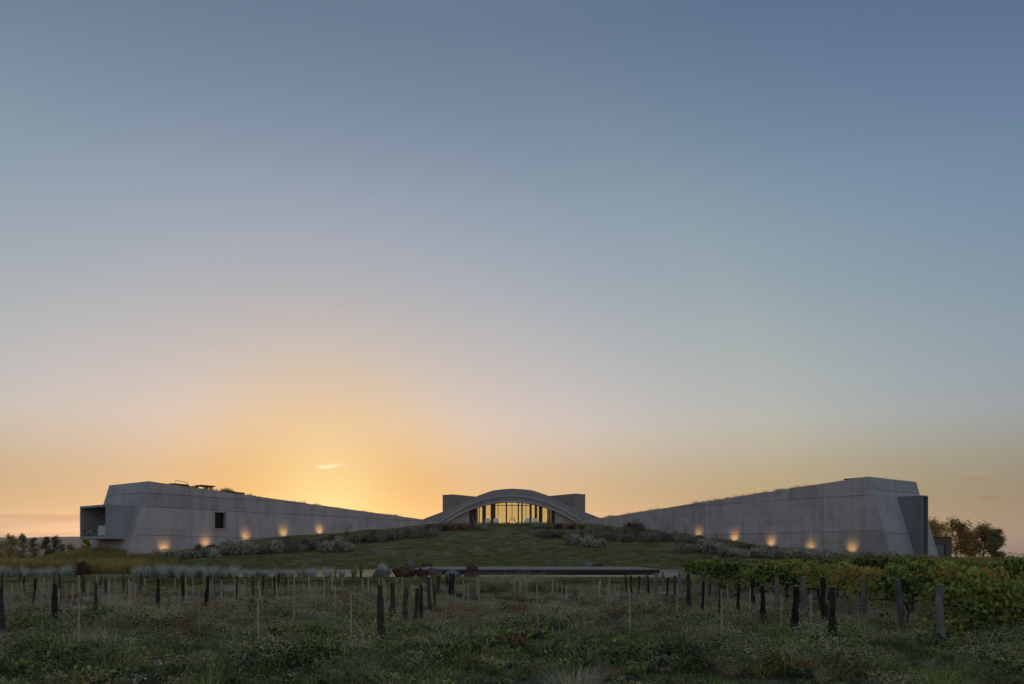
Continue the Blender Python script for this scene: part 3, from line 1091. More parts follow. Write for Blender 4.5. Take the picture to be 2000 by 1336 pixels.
def roof_table(W, p0, p1, t0, t1, h, th, label, legs=(.12, .8), cat='table'):
    a0, a1 = sorted((W.s_of_px(p0, t0), W.s_of_px(p1, t0)))
    zb = W.top((a0 + a1) / 2) - .16
    r = tag(empty('roof_table', W.P((a0 + a1) / 2, (t0 + t1) / 2, zb)), label, cat, 'tables on the roofs')
    W.cbox(a0, a1, t0, t1, zb + h - th, zb + h).build('table_top', M['roof_wood'], r)
    for f in legs:
        x = a0 + (a1 - a0) * f
        for tt in (t0 + .06, t1 - .18):
            W.cbox(x - .07, x + .07, tt, tt + .12, zb - .3, zb + h - th - .002).build('leg', M['roof_wood'], r)
    return r


pl1, _ = planter(WL, 336, 369, 1.2, 2.2, .52, 'brown planter with a thin rail, leftmost on the left roof')
a0, a1 = sorted((WL.s_of_px(343, 1.3), WL.s_of_px(367, 1.3)))
mb = MB()
mb.tube([WL.P(a0, 1.3, WL.top(a0) + .30), WL.P(a0, 1.3, WL.top(a0) + .62), WL.P(a1, 1.3, WL.top(a1) + .72), WL.P(a1, 1.3, WL.top(a1) + .3)], .03, 5)
mb.build('rail', M['frame'], pl1)
roof_table(WL, 369, 388, 1.6, 2.5, .50, .10, 'low brown bench beside the railed planter on the left roof', (.1, .9), 'bench')
roof_table(WL, 392, 420, 1.2, 2.4, .80, .14, 'broad brown table with an overhanging top on the left roof', (.2, .34))
pl2, pb2 = planter(WL, 436, 461, 1.2, 2.2, .50, 'brown planter with tall herbs beside the broad roof table')
roof_table(WL, 460, 478, 1.2, 2.2, .52, .10, 'small brown table right of the herb planter on the left roof', (.06, .22))
pl3, pb3 = planter(WL, 485, 500, 1.2, 2.0, .34, 'short brown planter, rightmost on the left roof')
roof_table(WR, 1647, 1681, 1.2, 1.8, .42, .06, 'thin bench silhouetted on the crest of the right roof', (.1, .26, .8), 'bench')

# ------------------------------------------------------------------ wall lights
LIGHTS = [(WL, 320, 'first'), (WL, 401, 'second'), (WL, 480, 'third'), (WL, 553, 'fourth'), (WL, 624, 'fifth'), (WR, 1365, 'first'), (WR, 1435, 'second'), (WR, 1506, 'third'), (WR, 1584, 'fourth'), (WR, 1665, 'fifth')]
LZ = [1082, 1069, 1064, 1055, 1045, 1046, 1053, 1063, 1073, 1080]
lens_m = bpy.data.materials.new('lamp_lens')
lens_m.use_nodes = True
lb = lens_m.node_tree.nodes['Principled BSDF']
lb.inputs['Emission Color'].default_value = (1, .62, .26, 1)
lb.inputs['Emission Strength'].default_value = 3.0
for (W, p, nth), yb in zip(LIGHTS, LZ):
    a = W.s_of_px(p)
    b3 = W.P(a, -.82, 0)
    wz = EYE + (HOR - yb) / FPX * W.P(a, 0, 0)[1]
    g0 = float(zg(b3[0], b3[1]))
    z0 = max(g0 + .22, wz - .1)
    r = tag(empty('wall_light', (b3[0], b3[1], g0)), f'small warm uplight at the foot of the {"left" if W is WL else "right"} wing, {nth} from the left', 'light', 'uplights along the wings')
    MB().tube([(b3[0], b3[1], g0 - .15), (b3[0], b3[1], z0 - .12)], .025, 6).build('spike', M['lamp_metal'], r)
    tgt = np.array(W.P(a, .0, z0 + .44))
    src = np.array([b3[0], b3[1], z0])
    dv = (tgt - src) / np.linalg.norm(tgt - src)
    MB().tube([src - dv * .16, src - dv * .03], [.05, .065], 10).build('housing', M['lamp_metal'], r)
    MB().tube([src - dv * .028, src - dv * .02], .055, 10).build('lens', lens_m, r)
    ld = bpy.data.lights.new('uplight', 'SPOT')
    ld.energy, ld.color, ld.spot_size, ld.spot_blend, ld.shadow_soft_size = 36.0, (1, .62, .18), rad(98), 1.0, .16
    lo = link(bpy.data.objects.new('uplight', ld))
    lo.parent = r
    from mathutils import Vector
    lo.location = src - np.array(r.location)
    lo.rotation_euler = Vector(dv).to_track_quat('-Z', 'Y').to_euler()

# ------------------------------------------------------------------ vineyard posts and stakes
def post_mesh(seed, h, r, bend, mat, cap, nseg=9, lumpy=.14):
    rr = np.random.default_rng(seed)
    pts, rads = [], []
    ph = rr.uniform(0, 6.28)
    for i in range(nseg):
        t = i / (nseg - 1)
        pts.append((bend * math.sin(t * 3.0 + ph) * h * .35 + rr.normal() * r * .10, rr.normal() * r * .10, t * h))
        rads.append(r * (1.12 - .22 * t) * (1 + rr.normal() * lumpy * .6))
    R.seed(seed)
    mb = MB().tube(pts, rads, 10, True, lumpy)
    me = mesh('post', mb.V, mb.F, mat)
    top = MB().tube([(pts[-1][0], pts[-1][1], h + .001), (pts[-1][0], pts[-1][1], h + .012)], rads[-1] * .96, 9)
    return me, mesh('sawn_end', top.V, top.F, cap)


PM = [post_mesh(s, 1.3, .075, b, M['post'], M['post'], lumpy=.24) for s, b in ((1, .02), (2, .10), (3, .05), (4, -.09), (5, .13))]
PMc = [post_mesh(s, 1.3, .08, b, M['post'], M['cut'], lumpy=.22) for s, b in ((6, .04), (7, .09), (8, -.08))]
PG = [post_mesh(s, 1.3, .09, b, M['post_grey'], M['cut'], lumpy=.10) for s, b in ((11, .02), (12, .12), (13, -.1), (14, .05))]


def base_at(px, py, lift=.10):
    """ground point whose grass line is seen at the pixel"""
    Ys = np.linspace(9, 44, 1500)
    Xs = (px - 1000) / FPX * Ys
    dd = EYE - (py - HOR) / FPX * Ys - (zg(Xs, Ys) + lift)
    i = np.argmax(dd <= 0) if (dd <= 0).any() else len(Ys) - 1
    return float(Xs[i]), float(Ys[i])


def ordinal(n):
    return ['first', 'second', 'third', 'fourth', 'fifth', 'sixth', 'seventh', 'eighth', 'ninth', 'tenth', 'eleventh', 'twelfth', 'thirteenth', 'fourteenth', 'fifteenth', 'sixteenth', 'seventeenth', 'eighteenth', 'nineteenth', 'twentieth', 'twenty-first', 'twenty-second', 'twenty-third', 'twenty-fourth', 'twenty-fifth', 'twenty-sixth', 'twenty-seventh', 'twenty-eighth', 'twenty-ninth', 'thirtieth', 'thirty-first', 'thirty-second', 'thirty-third', 'thirty-fourth', 'thirty-fifth', 'thirty-sixth'][n]


ZONES = [(0, 262, 'below the balcony box'), (262, 640, 'below the left wing'), (640, 960, 'before the boulders'), (960, 1215, 'before the pond deck'), (1215, 2100, 'before the leafy vines')]


def zone(px):
    return [z for z in ZONES if z[0] <= px < z[1]][0]


# px, top, base, width (photo pixels), tilt px of the top, kind: d dark, c dark with a pale sawn top, g grey
POSTS = [(4, 1148, 1250, 15, -3, 'd'), (7, 1124, 1180, 5, 0, 'd'), (105, 1141, 1234, 10, 0, 'd'), (35, 1119, 1149, 4, 6, 'd'), (46, 1124, 1157, 3, 0, 'd'), (64, 1129, 1180, 4, 1, 'd'), (104, 1120, 1147, 3, 3, 'd'), (117, 1125, 1178, 5, -2, 'd'), (163, 1125, 1160, 5, 0, 'd'), (186, 1138, 1217, 7, 1, 'c'), (194, 1125, 1148, 3, 4, 'd'), (206, 1128, 1162, 4, -1, 'd'), (241, 1123, 1160, 4, 0, 'd'), (251, 1126, 1172, 3, -1, 'd'),
         (273, 1123, 1152, 5, 0, 'd'), (308, 1130, 1193, 7, -1, 'd'), (316, 1121, 1142, 3, 4, 'd'), (358, 1125, 1180, 5, 0, 'd'), (402, 1125, 1184, 7, 2, 'c'), (430, 1127, 1181, 4, 1, 'd'), (464, 1125, 1172, 5, 0, 'd'), (494, 1125, 1170, 4, 0, 'd'), (513, 1125, 1163, 3, 0, 'd'), (537, 1124, 1162, 3, 0, 'd'), (543, 1120, 1148, 4, 0, 'd'), (556, 1124, 1156, 3, 0, 'd'),
         (743, 1143, 1266, 13, -1, 'd'), (769, 1138, 1232, 11, -1, 'c'), (792, 1148, 1222, 9, 0, 'd'), (812, 1150, 1212, 7, -2, 'd'), (822, 1143, 1208, 8, -1, 'd'), (838, 1128, 1192, 7, 1, 'd'), (848, 1140, 1187, 5, 0, 'd'), (858, 1126, 1170, 7, 0, 'd'), (872, 1126, 1162, 5, 0, 'd'), (879, 1122, 1161, 7, 0, 'd'), (887, 1122, 1160, 6, 0, 'd'),
         (1223, 1120, 1160, 4, 0, 'd'), (1234, 1124, 1163, 4, 0, 'd'), (1247, 1125, 1166, 4, 0, 'd'), (1262, 1120, 1166, 5, -1, 'g'), (1267, 1124, 1167, 4, 0, 'd'), (1282, 1120, 1173, 6, -1, 'g'), (1295, 1118, 1165, 6, 0, 'g'), (1302, 1130, 1177, 5, 0, 'd'), (1319, 1125, 1178, 6, 0, 'd'), (1330, 1120, 1160, 6, -2, 'g'), (1347, 1120, 1197, 8, -3, 'c'), (1372, 1120, 1165, 7, 1, 'g'), (1375, 1136, 1207, 6, 0, 'c'), (1387, 1128, 1168, 4, 0, 'd'), (1407, 1137, 1212, 7, 0, 'c'), (1443, 1140, 1217, 7, 0, 'c'), (1472, 1130, 1184, 8, 0, 'd'), (1493, 1144, 1222, 10, -2, 'c'), (1517, 1128, 1190, 9, 0, 'g'), (1550, 1145, 1242, 12, 1, 'c'), (1570, 1128, 1202, 10, -3, 'g'), (1616, 1128, 1225, 10, -3, 'd'), (1627, 1147, 1264, 13, 1, 'c'),
         (1687, 1131, 1218, 10, -1, 'g'), (1761, 1133, 1234, 12, -4, 'g'), (1838, 1142, 1262, 14, -3, 'g')]
cnt = {}
for i, (px, tp, bs, wd, tl, kd) in enumerate(sorted(POSTS)):
    X, Y = base_at(px, bs)
    zb = float(zg(X, Y))
    ztop = EYE - (tp - HOR) / FPX * Y
    h = max(.5, ztop - zb) + .15
    var = {'d': PM, 'c': PMc, 'g': PG}[kd]
    me, top = var[i % len(var)]
    z = zone(px)
    cnt[z[2]] = cnt.get(z[2], 0) + 1
    look = {'d': 'dark rough vineyard post', 'c': 'dark pale-topped vineyard post', 'g': 'grey weathered vineyard post'}[kd]
    size = 'thick near ' if bs > 1215 else ('slim far ' if wd <= 4 else '')
    lean = ', leaning' if abs(tl) > 2 else ''
    o = link(bpy.data.objects.new('vineyard_post', me))
    o.location = (X, Y, zb - .15)
    k = h / 1.3
    r0 = .075 if kd == 'd' else (.08 if kd == 'c' else .09)
    kx = max(.028, wd / 2 / FPX * Y) / r0
    o.scale = (kx, kx, k)
    o.rotation_euler = (R.uniform(-.06, .06), math.atan2(tl / FPX * Y, h) + R.uniform(-.03, .03), R.uniform(-.2, .2))
    tag(o, f'{size}{look}{lean}, {ordinal(cnt[z[2]] - 1)} post from left {z[2]}', 'post', 'vineyard posts')
    e = link(bpy.data.objects.new('sawn_end', top))
    e.parent = o

STAKES = [(8, 1135, 1182, 0), (24, 1140, 1170, 0), (44, 1142, 1187, 0), (77, 1130, 1162, 0), (81, 1140, 1217, 0), (86, 1130, 1167, 0), (95, 1133, 1162, 1), (116, 1150, 1182, 0), (128, 1138, 1192, 2), (141, 1140, 1190, -1), (150, 1130, 1162, 0), (154, 1175, 1264, 0), (155, 1124, 1164, 0), (172, 1136, 1187, 0), (177, 1130, 1162, 0), (191, 1124, 1172, 1), (213, 1128, 1197, 1), (225, 1126, 1160, 1), (252, 1130, 1212, -1), (257, 1135, 1187, 0), (262, 1128, 1167, 0), (262, 1140, 1182, 6), (283, 1130, 1157, 0), (342, 1130, 1154, 0),
          (363, 1127, 1162, 0), (377, 1130, 1160, 0), (366, 1142, 1198, 0), (390, 1150, 1242, -1), (398, 1125, 1182, 1), (410, 1134, 1167, 0), (414, 1130, 1162, 0), (432, 1132, 1187, 0), (458, 1130, 1177, 1), (465, 1137, 1192, 1), (472, 1143, 1182, 0), (477, 1130, 1167, 0), (505, 1168, 1266, 1), (506, 1130, 1157, 0), (514, 1136, 1194, 12), (531, 1136, 1160, -3), (541, 1137, 1182, 0), (563, 1130, 1160, 0), (573, 1150, 1227, -1), (575, 1124, 1162, 0), (593, 1140, 1158, 1), (603, 1125, 1160, 0), (618, 1136, 1187, -1), (633, 1127, 1182, 0), (641, 1134, 1167, 0),
          (649, 1125, 1160, 0), (655, 1142, 1207, 0), (666, 1135, 1162, 2), (669, 1126, 1162, 0), (686, 1160, 1264, 1), (692, 1145, 1177, 0), (708, 1130, 1162, 0), (720, 1128, 1162, 1), (728, 1140, 1160, 0), (740, 1128, 1166, 0), (747, 1132, 1182, 0), (752, 1135, 1212, 1), (760, 1137, 1172, 0), (774, 1128, 1162, 0), (782, 1137, 1160, 0), (786, 1126, 1162, 1), (805, 1140, 1167, 0), (842, 1130, 1177, 0), (869, 1143, 1243, 3), (892, 1135, 1212, -4), (903, 1140, 1207, 2), (906, 1133, 1162, 1), (915, 1142, 1187, 0), (930, 1140, 1167, 2), (932, 1125, 1162, 0), (937, 1130, 1157, 0), (938, 1147, 1177, 4),
          (1005, 1133, 1162, 0), (1015, 1135, 1167, -1), (1028, 1125, 1180, 0), (1050, 1141, 1238, 0), (1079, 1132, 1162, -1), (1088, 1136, 1167, 0), (1097, 1138, 1170, 1), (1106, 1143, 1187, -1), (1131, 1147, 1177, 0), (1137, 1140, 1167, 1), (1156, 1145, 1177, 0), (1168, 1132, 1162, -6), (1170, 1136, 1166, 0), (1186, 1141, 1192, 0), (1190, 1126, 1167, 0), (1201, 1140, 1167, 2), (1208, 1142, 1170, 0),
          (1230, 1150, 1242, 0), (1251, 1142, 1167, 1), (1287, 1145, 1174, 0), (1322, 1140, 1224, -1), (1352, 1122, 1150, 7), (1375, 1143, 1230, 3), (1390, 1160, 1197, 0), (1409, 1151, 1261, 0), (1421, 1140, 1212, 0), (1465, 1147, 1217, -1), (1526, 1160, 1242, -1), (1584, 1160, 1243, -2)]


def stake_mesh(seed):
    rr = np.random.default_rng(seed)
    n = 7
    pts = [(rr.normal() * .003, rr.normal() * .003, i / (n - 1)) for i in range(n)]
    R.seed(seed)
    mb = MB()
    mb.tube(pts, [.017 * (1.05 - .2 * i / n) * (1.12 if i % 2 else .96) for i in range(n)], 6)
    return mesh('stake', mb.V, mb.F, M['stake'])


SM = [stake_mesh(s) for s in (1, 2, 3, 4)]
cnt = {}
for i, (px, tp, bs, tl) in enumerate(sorted(STAKES)):
    X, Y = base_at(px, bs)
    zb = float(zg(X, Y))
    h = max(.45, EYE - (tp - HOR) / FPX * Y - zb) + .12
    z = zone(px)
    cnt[z[2]] = cnt.get(z[2], 0) + 1
    o = link(bpy.data.objects.new('bamboo_stake', SM[i % 4]))
    o.location = (X, Y, zb - .12)
    k = max(1.0, 1.15 * Y / 22)
    o.scale = (k, k, h)
    o.rotation_euler = (R.uniform(-.02, .02), math.atan2(tl / FPX * Y, h), R.uniform(0, 6))
    tag(o, f'{"tall near " if bs > 1215 else ""}thin bamboo stake{", leaning" if abs(tl) > 2 else ""}, {ordinal(cnt[z[2]] - 1)} from left {z[2]}', 'stake', 'bamboo stakes')

# irrigation hose by the near vines
hp0 = [at(1845, 1246, 9, 20), at(1885, 1232, 9, 20), at(1935, 1236, 9, 20), at(1990, 1246, 9, 20), at(2040, 1252, 9, 20)]
hpts = []
for i in range(len(hp0) - 1):
    for k in range(6):
        t = k / 6
        a, b2 = np.array(hp0[i]), np.array(hp0[i + 1])
        hpts.append(a + (b2 - a) * t + np.array([0, 0, .12 + .22 * math.sin(math.pi * (i + t) / 4)]))
mb = MB().tube(hpts, .014, 7)
tag(mb.build('irrigation_hose', M['rubber'], smooth=True), 'black irrigation hose arching out of the grass by the near vine', 'hose')
#PART3
HAZE = 1.0e-4
# ------------------------------------------------------------------ plants: meshes
def blades(seed, n, h, spread, width, lean=.35, curve=.25, rad0=.08, taper=True, base=0.0):
    """a tuft of curved grass blades"""
    r = np.random.default_rng(seed)
    a = r.uniform(0, 2 * np.pi, n)
    rr = rad0 * np.sqrt(r.random(n))
    bx, by = rr * np.cos(a), rr * np.sin(a)
    hh = h * r.uniform(.55, 1.15, n)
    la = a + r.normal(0, .6, n)
    ln = np.abs(r.normal(lean, lean * .5, n))
    out = (ln * hh + spread * rr)
    cu = curve * hh * r.uniform(.3, 1.3, n)
    dx, dy = np.cos(la), np.sin(la)
    px_, py_ = -dy, dx
    wd = width * r.uniform(.6, 1.3, n)
    V = np.zeros((n, 5, 3))
    for k, (t, wf) in enumerate(((0, 1), (0, -1), (.55, .8), (.55, -.8), (1, 0))):
        o = out * t + cu * t * t
        V[:, k, 0] = bx + dx * o + px_ * wd * wf * .5
        V[:, k, 1] = by + dy * o + py_ * wd * wf * .5
        V[:, k, 2] = base + hh * (t - .18 * t * t * np.clip(ln * 1.5 + curve, 0, 1.6))
    b = np.arange(n)[:, None] * 5
    F = np.concatenate([b + np.array([0, 1, 3]), b + np.array([0, 3, 2]), b + np.array([2, 3, 4])])
    return V.reshape(-1, 3), F


def leaves(C, N, size, seed, aspect=.75, fold=.18):
    """leaf quads at the centres C facing N"""
    r = np.random.default_rng(seed)
    n = len(C)
    N = N + r.normal(0, .5, (n, 3))
    N /= np.linalg.norm(N, axis=1)[:, None] + 1e-9
    t = np.cross(N, r.normal(size=(n, 3)))
    t /= np.linalg.norm(t, axis=1)[:, None] + 1e-9
    b = np.cross(N, t)
    s = (size * r.uniform(.6, 1.3, n))[:, None]
    V = np.zeros((n, 4, 3))
    V[:, 0] = C - t * s * .5
    V[:, 1] = C + b * s * .5 * aspect + N * s * fold
    V[:, 2] = C + t * s * .55
    V[:, 3] = C - b * s * .5 * aspect + N * s * fold
    k = np.arange(n)[:, None] * 4
    F = np.concatenate([k + np.array([0, 1, 2]), k + np.array([0, 2, 3])])
    return V.reshape(-1, 3), F


def join(parts):
    V, F, b = [], [], 0
    for v, f in parts:
        V.append(v)
        F.append(f + b)
        b += len(v)
    return np.concatenate(V), np.concatenate(F)


def two_mat(name, A, B, ma, mb_):
    V, F = join([A, B])
    me = mesh(name, V, F, ma)
    me.materials.append(mb_)
    idx = np.zeros(len(F), np.int32)
    idx[len(A[1]):] = 1
    me.polygons.foreach_set('material_index', idx)
    return me


M['green'] = foliage('green_grass', [(0, (.024, .038, .012)), (.45, (.055, .078, .024)), (.8, (.092, .115, .040)), (1, (.14, .15, .07))], .5)
M['deep'] = foliage('deep_green_weeds', [(0, (.014, .024, .012)), (.5, (.036, .055, .028)), (1, (.075, .098, .055))], .5)
M['dry'] = foliage('dry_grass', [(0, (.06, .048, .030)), (.45, (.13, .105, .070)), (.8, (.21, .18, .125)), (1, (.30, .265, .19))], .5)
M['brown'] = foliage('brown_herbs', [(0, (.035, .018, .012)), (.5, (.085, .045, .030)), (1, (.15, .085, .055))], .5)
M['sage'] = foliage('grey_green_weeds', [(0, (.044, .048, .030)), (.5, (.100, .100, .064)), (1, (.165, .158, .108))], .5)
M['flower'] = foliage('pale_flowers', [(0, (.16, .15, .05)), (.5, (.22, .21, .11)), (1, (.28, .27, .20))], .2, 0)
M['lawn'] = foliage('lawn_grass', [(0, (.030, .036, .012)), (.5, (.065, .072, .024)), (1, (.12, .112, .046))], .5, .3, .25)
M['silver'] = foliage('silver_feather_grass', [(0, (.085, .096, .098)), (.5, (.155, .175, .178)), (1, (.225, .25, .252))], .35, .3, .5)
M['tall'] = foliage('tall_meadow_grass', [(0, (.045, .048, .016)), (.5, (.095, .090, .032)), (1, (.16, .13, .055))], .5, .3, .2)
M['whiteflower'] = foliage('white_blossom', [(0, (.13, .14, .11)), (.5, (.20, .21, .17)), (1, (.27, .28, .235))], .25, .1, gain=(2.5, 2.3, 2.1))
M['shrub'] = foliage('grey_shrub_leaves', [(0, (.040, .042, .036)), (.5, (.080, .080, .068)), (1, (.135, .132, .112))], .3)
M['shrubdark'] = foliage('dark_shrub_leaves', [(0, (.020, .021, .017)), (.5, (.048, .048, .038)), (1, (.095, .092, .075))], .3)
M['purple'] = foliage('purple_shrub_leaves', [(0, (.018, .011, .012)), (.5, (.044, .026, .026)), (1, (.078, .05, .048))], .3)
M['vine'] = foliage('vine_leaves', [(0, (.020, .027, .010)), (.3, (.044, .056, .017)), (.6, (.082, .098, .028)), (.85, (.125, .135, .036)), (.95, (.16, .135, .034)), (1, (.17, .085, .028))], .5, .30, .45, gain=(3.3, 3.3, 3.1))
M['tree'] = foliage('autumn_tree_leaves', [(0, (.07, .06, .02)), (.5, (.125, .10, .032)), (.85, (.165, .12, .036)), (1, (.19, .12, .04))], .6, .25, .2)
M['tree_green'] = foliage('green_tree_leaves', [(0, (.035, .042, .018)), (.5, (.075, .08, .034)), (1, (.13, .12, .055))], .6, .25, .2)
M['redbush'] = foliage('dark_red_bush', [(0, (.018, .009, .008)), (.6, (.04, .02, .016)), (1, (.075, .04, .028))], .2)

SRC = bpy.data.collections.new('plant_sources')


def weed(seed, h, n, leafm, flower=0, lsize=.045, spread=.22):
    r = np.random.default_rng(seed)
    st = blades(seed, max(8, n // 14), h, .4, .006, .35, .1, spread * .4)
    C, N = [], []
    for _ in range(n):
        a, t = r.uniform(0, 6.28), r.random() ** .8
        q = spread * (.35 + .75 * t) * math.sqrt(r.random())
        C.append((q * math.cos(a), q * math.sin(a), h * t * .95 + .01))
        N.append((math.cos(a) * .6, math.sin(a) * .6, .8))
    A = join([st, leaves(np.array(C), np.array(N), lsize, seed, .55)])
    me_m = leafm
    if flower:
        C2 = []
        for _ in range(flower):
            a, q = r.uniform(0, 6.28), spread * 1.15 * math.sqrt(r.random())
            C2.append((q * math.cos(a), q * math.sin(a), h * r.uniform(.75, 1.2)))
        B = leaves(np.array(C2), np.tile((0, -.4, .8), (flower, 1)), .015, seed + 1, .9, .05)
        return two_mat('weed', A, B, me_m, M['flower'])
    return mesh('weed', *A, me_m)


def sources(name, meshes):
    cl = bpy.data.collections.new(name)
    for i, me in enumerate(meshes):
        cl.objects.link(bpy.data.objects.new(f'{name}_{i:02d}', me))
    return cl


def gn_scatter(name, cl, pts, rz, sc, vi, label, cat, tilt=.12):
    me = bpy.data.meshes.new(name)
    me.vertices.add(len(pts))
    me.vertices.foreach_set('co', np.asarray(pts, float).ravel())
    r = np.random.default_rng(len(pts))
    rot = np.stack([r.normal(0, tilt, len(pts)), r.normal(0, tilt, len(pts)), rz], 1)
    a = me.attributes.new('rot', 'FLOAT_VECTOR', 'POINT')
    a.data.foreach_set('vector', rot.ravel().astype(np.float32))
    a = me.attributes.new('sc', 'FLOAT', 'POINT')
    a.data.foreach_set('value', np.asarray(sc, np.float32))
    a = me.attributes.new('vi', 'INT', 'POINT')
    a.data.foreach_set('value', np.asarray(vi, np.int32))
    o = link(bpy.data.objects.new(name, me))
    ng = bpy.data.node_groups.new(name + '_nodes', 'GeometryNodeTree')
    ng.interface.new_socket('Geometry', in_out='INPUT', socket_type='NodeSocketGeometry')
    ng.interface.new_socket('Geometry', in_out='OUTPUT', socket_type='NodeSocketGeometry')
    N = ng.nodes
    gi, go = N.new('NodeGroupInput'), N.new('NodeGroupOutput')
    ci = N.new('GeometryNodeCollectionInfo')
    ci.inputs['Collection'].default_value = cl
    ci.inputs['Separate Children'].default_value = True
    ci.inputs['Reset Children'].default_value = True
    ip = N.new('GeometryNodeInstanceOnPoints')
    ip.inputs['Pick Instance'].default_value = True
    at_ = {}
    for nm, ty in (('rot', 'FLOAT_VECTOR'), ('sc', 'FLOAT'), ('vi', 'INT')):
        q = N.new('GeometryNodeInputNamedAttribute')
        q.data_type = ty
        q.inputs['Name'].default_value = nm
        at_[nm] = [s for s in q.outputs if s.enabled][0]
    er = N.new('FunctionNodeEulerToRotation')
    L = ng.links.new
    L(gi.outputs[0], ip.inputs['Points'])
    L(ci.outputs[0], ip.inputs['Instance'])
    L(at_['vi'], ip.inputs['Instance Index'])
    L(at_['rot'], er.inputs[0])
    L(er.outputs[0], ip.inputs['Rotation'])
    L(at_['sc'], ip.inputs['Scale'])
    L(ip.outputs[0], go.inputs[0])
    md = o.modifiers.new('scatter', 'NODES')
    md.node_group = ng
    return tag(o, label, cat, kind='stuff')


def field_points(y0, y1, dens0, dens1, seed, margin=2.0, xmax=None):
    """random points over the strip of ground that the view covers"""
    r = np.random.default_rng(seed)
    P = []
    ys = np.arange(y0, y1, .5)
    for y in ys:
        w2 = .66 * y + margin
        d = dens0 + (dens1 - dens0) * (y - y0) / (y1 - y0)
        n = r.poisson(2 * w2 * .5 * d)
        P.append(np.stack([r.uniform(-w2, w2, n), r.uniform(y, y + .5, n)], 1))
    return np.concatenate(P)


W_GREEN = sources('green_tuft', [mesh('tuft', *blades(s, 46, .26, .6, .009, .45, .4, .13), M['green']) for s in (1, 2, 3)] + [weed(4, .18, 170, M['deep'], 0, .06, .24), weed(5, .20, 170, M['green'], 0, .055, .24)])
W_DRY = sources('dry_tuft', [mesh('tuft', *blades(s, 60, .30, .7, .0065, .5, .5, .15), M['dry']) for s in (11, 12)] + [mesh('tuft', *blades(13, 50, .24, .8, .007, .6, .6, .16), M['brown']), weed(14, .24, 170, M['sage'], 3, .045, .25), weed(15, .18, 150, M['brown'], 0, .04, .24), weed(16, .20, 170, M['dry'], 0, .045, .26)])
W_FLOW = sources('flower_tuft', [weed(21, .34, 120, M['sage'], 12, .035, .22), weed(22, .30, 130, M['deep'], 8, .04, .22), weed(23, .36, 110, M['green'], 9, .035, .2), join and mesh('tuft', *blades(24, 40, .36, .5, .006, .35, .3, .12), M['sage'])])

P = field_points(8.3, 40.4, 34, 16, 77)
X, Y = P[:, 0], P[:, 1]
big = N1(X * .28 + 20, Y * .33 + 7)
small = N2(X * .9 + 3, Y * .9 + 8)
u = rng.random(len(P))
# front strip of lush grass, drier weeds in the middle, a flowering drift at the centre and right
lush = sm(.42, .66, big * .7 + small * .3 + .34 * (1 - sm(14.5, 17.5, Y)) - .27 * sm(16.2, 19, Y) + .18 * sm(6, 10, X) * (1 - sm(20, 26, Y)) + .08 * sm(40.5, 42, Y))
soil = sm(.62, .70, N3(X * .5 + 1, Y * .5 + 2)) * (1 - sm(11.3, 12.6, Y)) + sm(.66, .76, N3(X * .55 + 31, Y * .55 + 12)) * .85 * (1 - sm(38, 41, Y))
keep = u > soil * .85
ff = sm(.5, .66, N3(X * .22 + 5, Y * .22 + 9)) * (Y < 34)
u2, u3 = rng.random(len(P)), rng.random(len(P))
is_f = keep & (u2 < .03 + .42 * ff)
is_g = keep & ~is_f & (u3 < .07 + .80 * lush)
is_d = keep & ~is_f & ~is_g
hgt = .38 + 1.15 * N2(X * .75 + 11, Y * .75 + 5) ** 1.6 + .55 * N1(X * .3 + 2, Y * .3) ** 2
hgt *= np.where(Y < 12, .75, 1.0) * (1 - .32 * sm(20, 30, Y))
for nm, cl, mk, nv, lab, cat in (('green_grass', W_GREEN, is_g, 5, 'lush green grass and leafy weeds over the vineyard floor', 'grass'), ('dry_grass', W_DRY, is_d, 6, 'dry beige and brown grass between the vineyard posts', 'grass'), ('flowering_weeds', W_FLOW, is_f, 4, 'grey green weeds dotted with tiny pale flowers', 'weeds')):
    x, y = X[mk], Y[mk]
    n = len(x)
    gn_scatter(nm, cl, np.stack([x, y, zg(x, y) - .015], 1), rng.uniform(0, 6.28, n), hgt[mk] * rng.uniform(.7, 1.3, n), rng.integers(0, nv, n), lab, cat)

# larger scrubby clumps among the weeds
W_CLUMP = sources('scrub_clump', [weed(221, .42, 420, M['sage'], 16, .045, .42), weed(222, .40, 420, M['deep'], 0, .055, .42), weed(223, .36, 400, M['brown'], 0, .045, .40), weed(224, .40, 420, M['green'], 8, .05, .42), mesh('tuft', *blades(225, 260, .50, .6, .009, .6, .5, .34), M['dry']), mesh('tuft', *blades(226, 240, .46, .6, .009, .5, .5, .32), M['dry']), mesh('tuft', *blades(227, 200, .50, .5, .012, .4, .4, .30), M['green'])])
P = field_points(10.5, 37.5, .9, .5, 91)
X, Y = P[:, 0], P[:, 1]
k7 = N2(X * .37 + 41, Y * .37 + 4)
ok = (k7 + rng.uniform(-.2, .2, len(P))) > .38
P, X, Y = P[ok], X[ok], Y[ok]
n = len(P)
vi = np.where(N1(X * .22 + 4, Y * .3) + rng.uniform(-.3, .3, n) - .25 * (Y < 15) + .10 * (Y > 17) > .45, rng.choice([0, 2, 4, 5, 4], n), rng.choice([1, 3, 6, 0, 5], n))
gn_scatter('scrub_clumps', W_CLUMP, np.stack([X, Y, zg(X, Y) - .03], 1), rng.uniform(0, 6.28, n), rng.uniform(.55, 1.25, n) * np.where(Y < 14, .8, 1), vi, 'scrubby weed clumps scattered over the vineyard floor', 'weeds', .08)

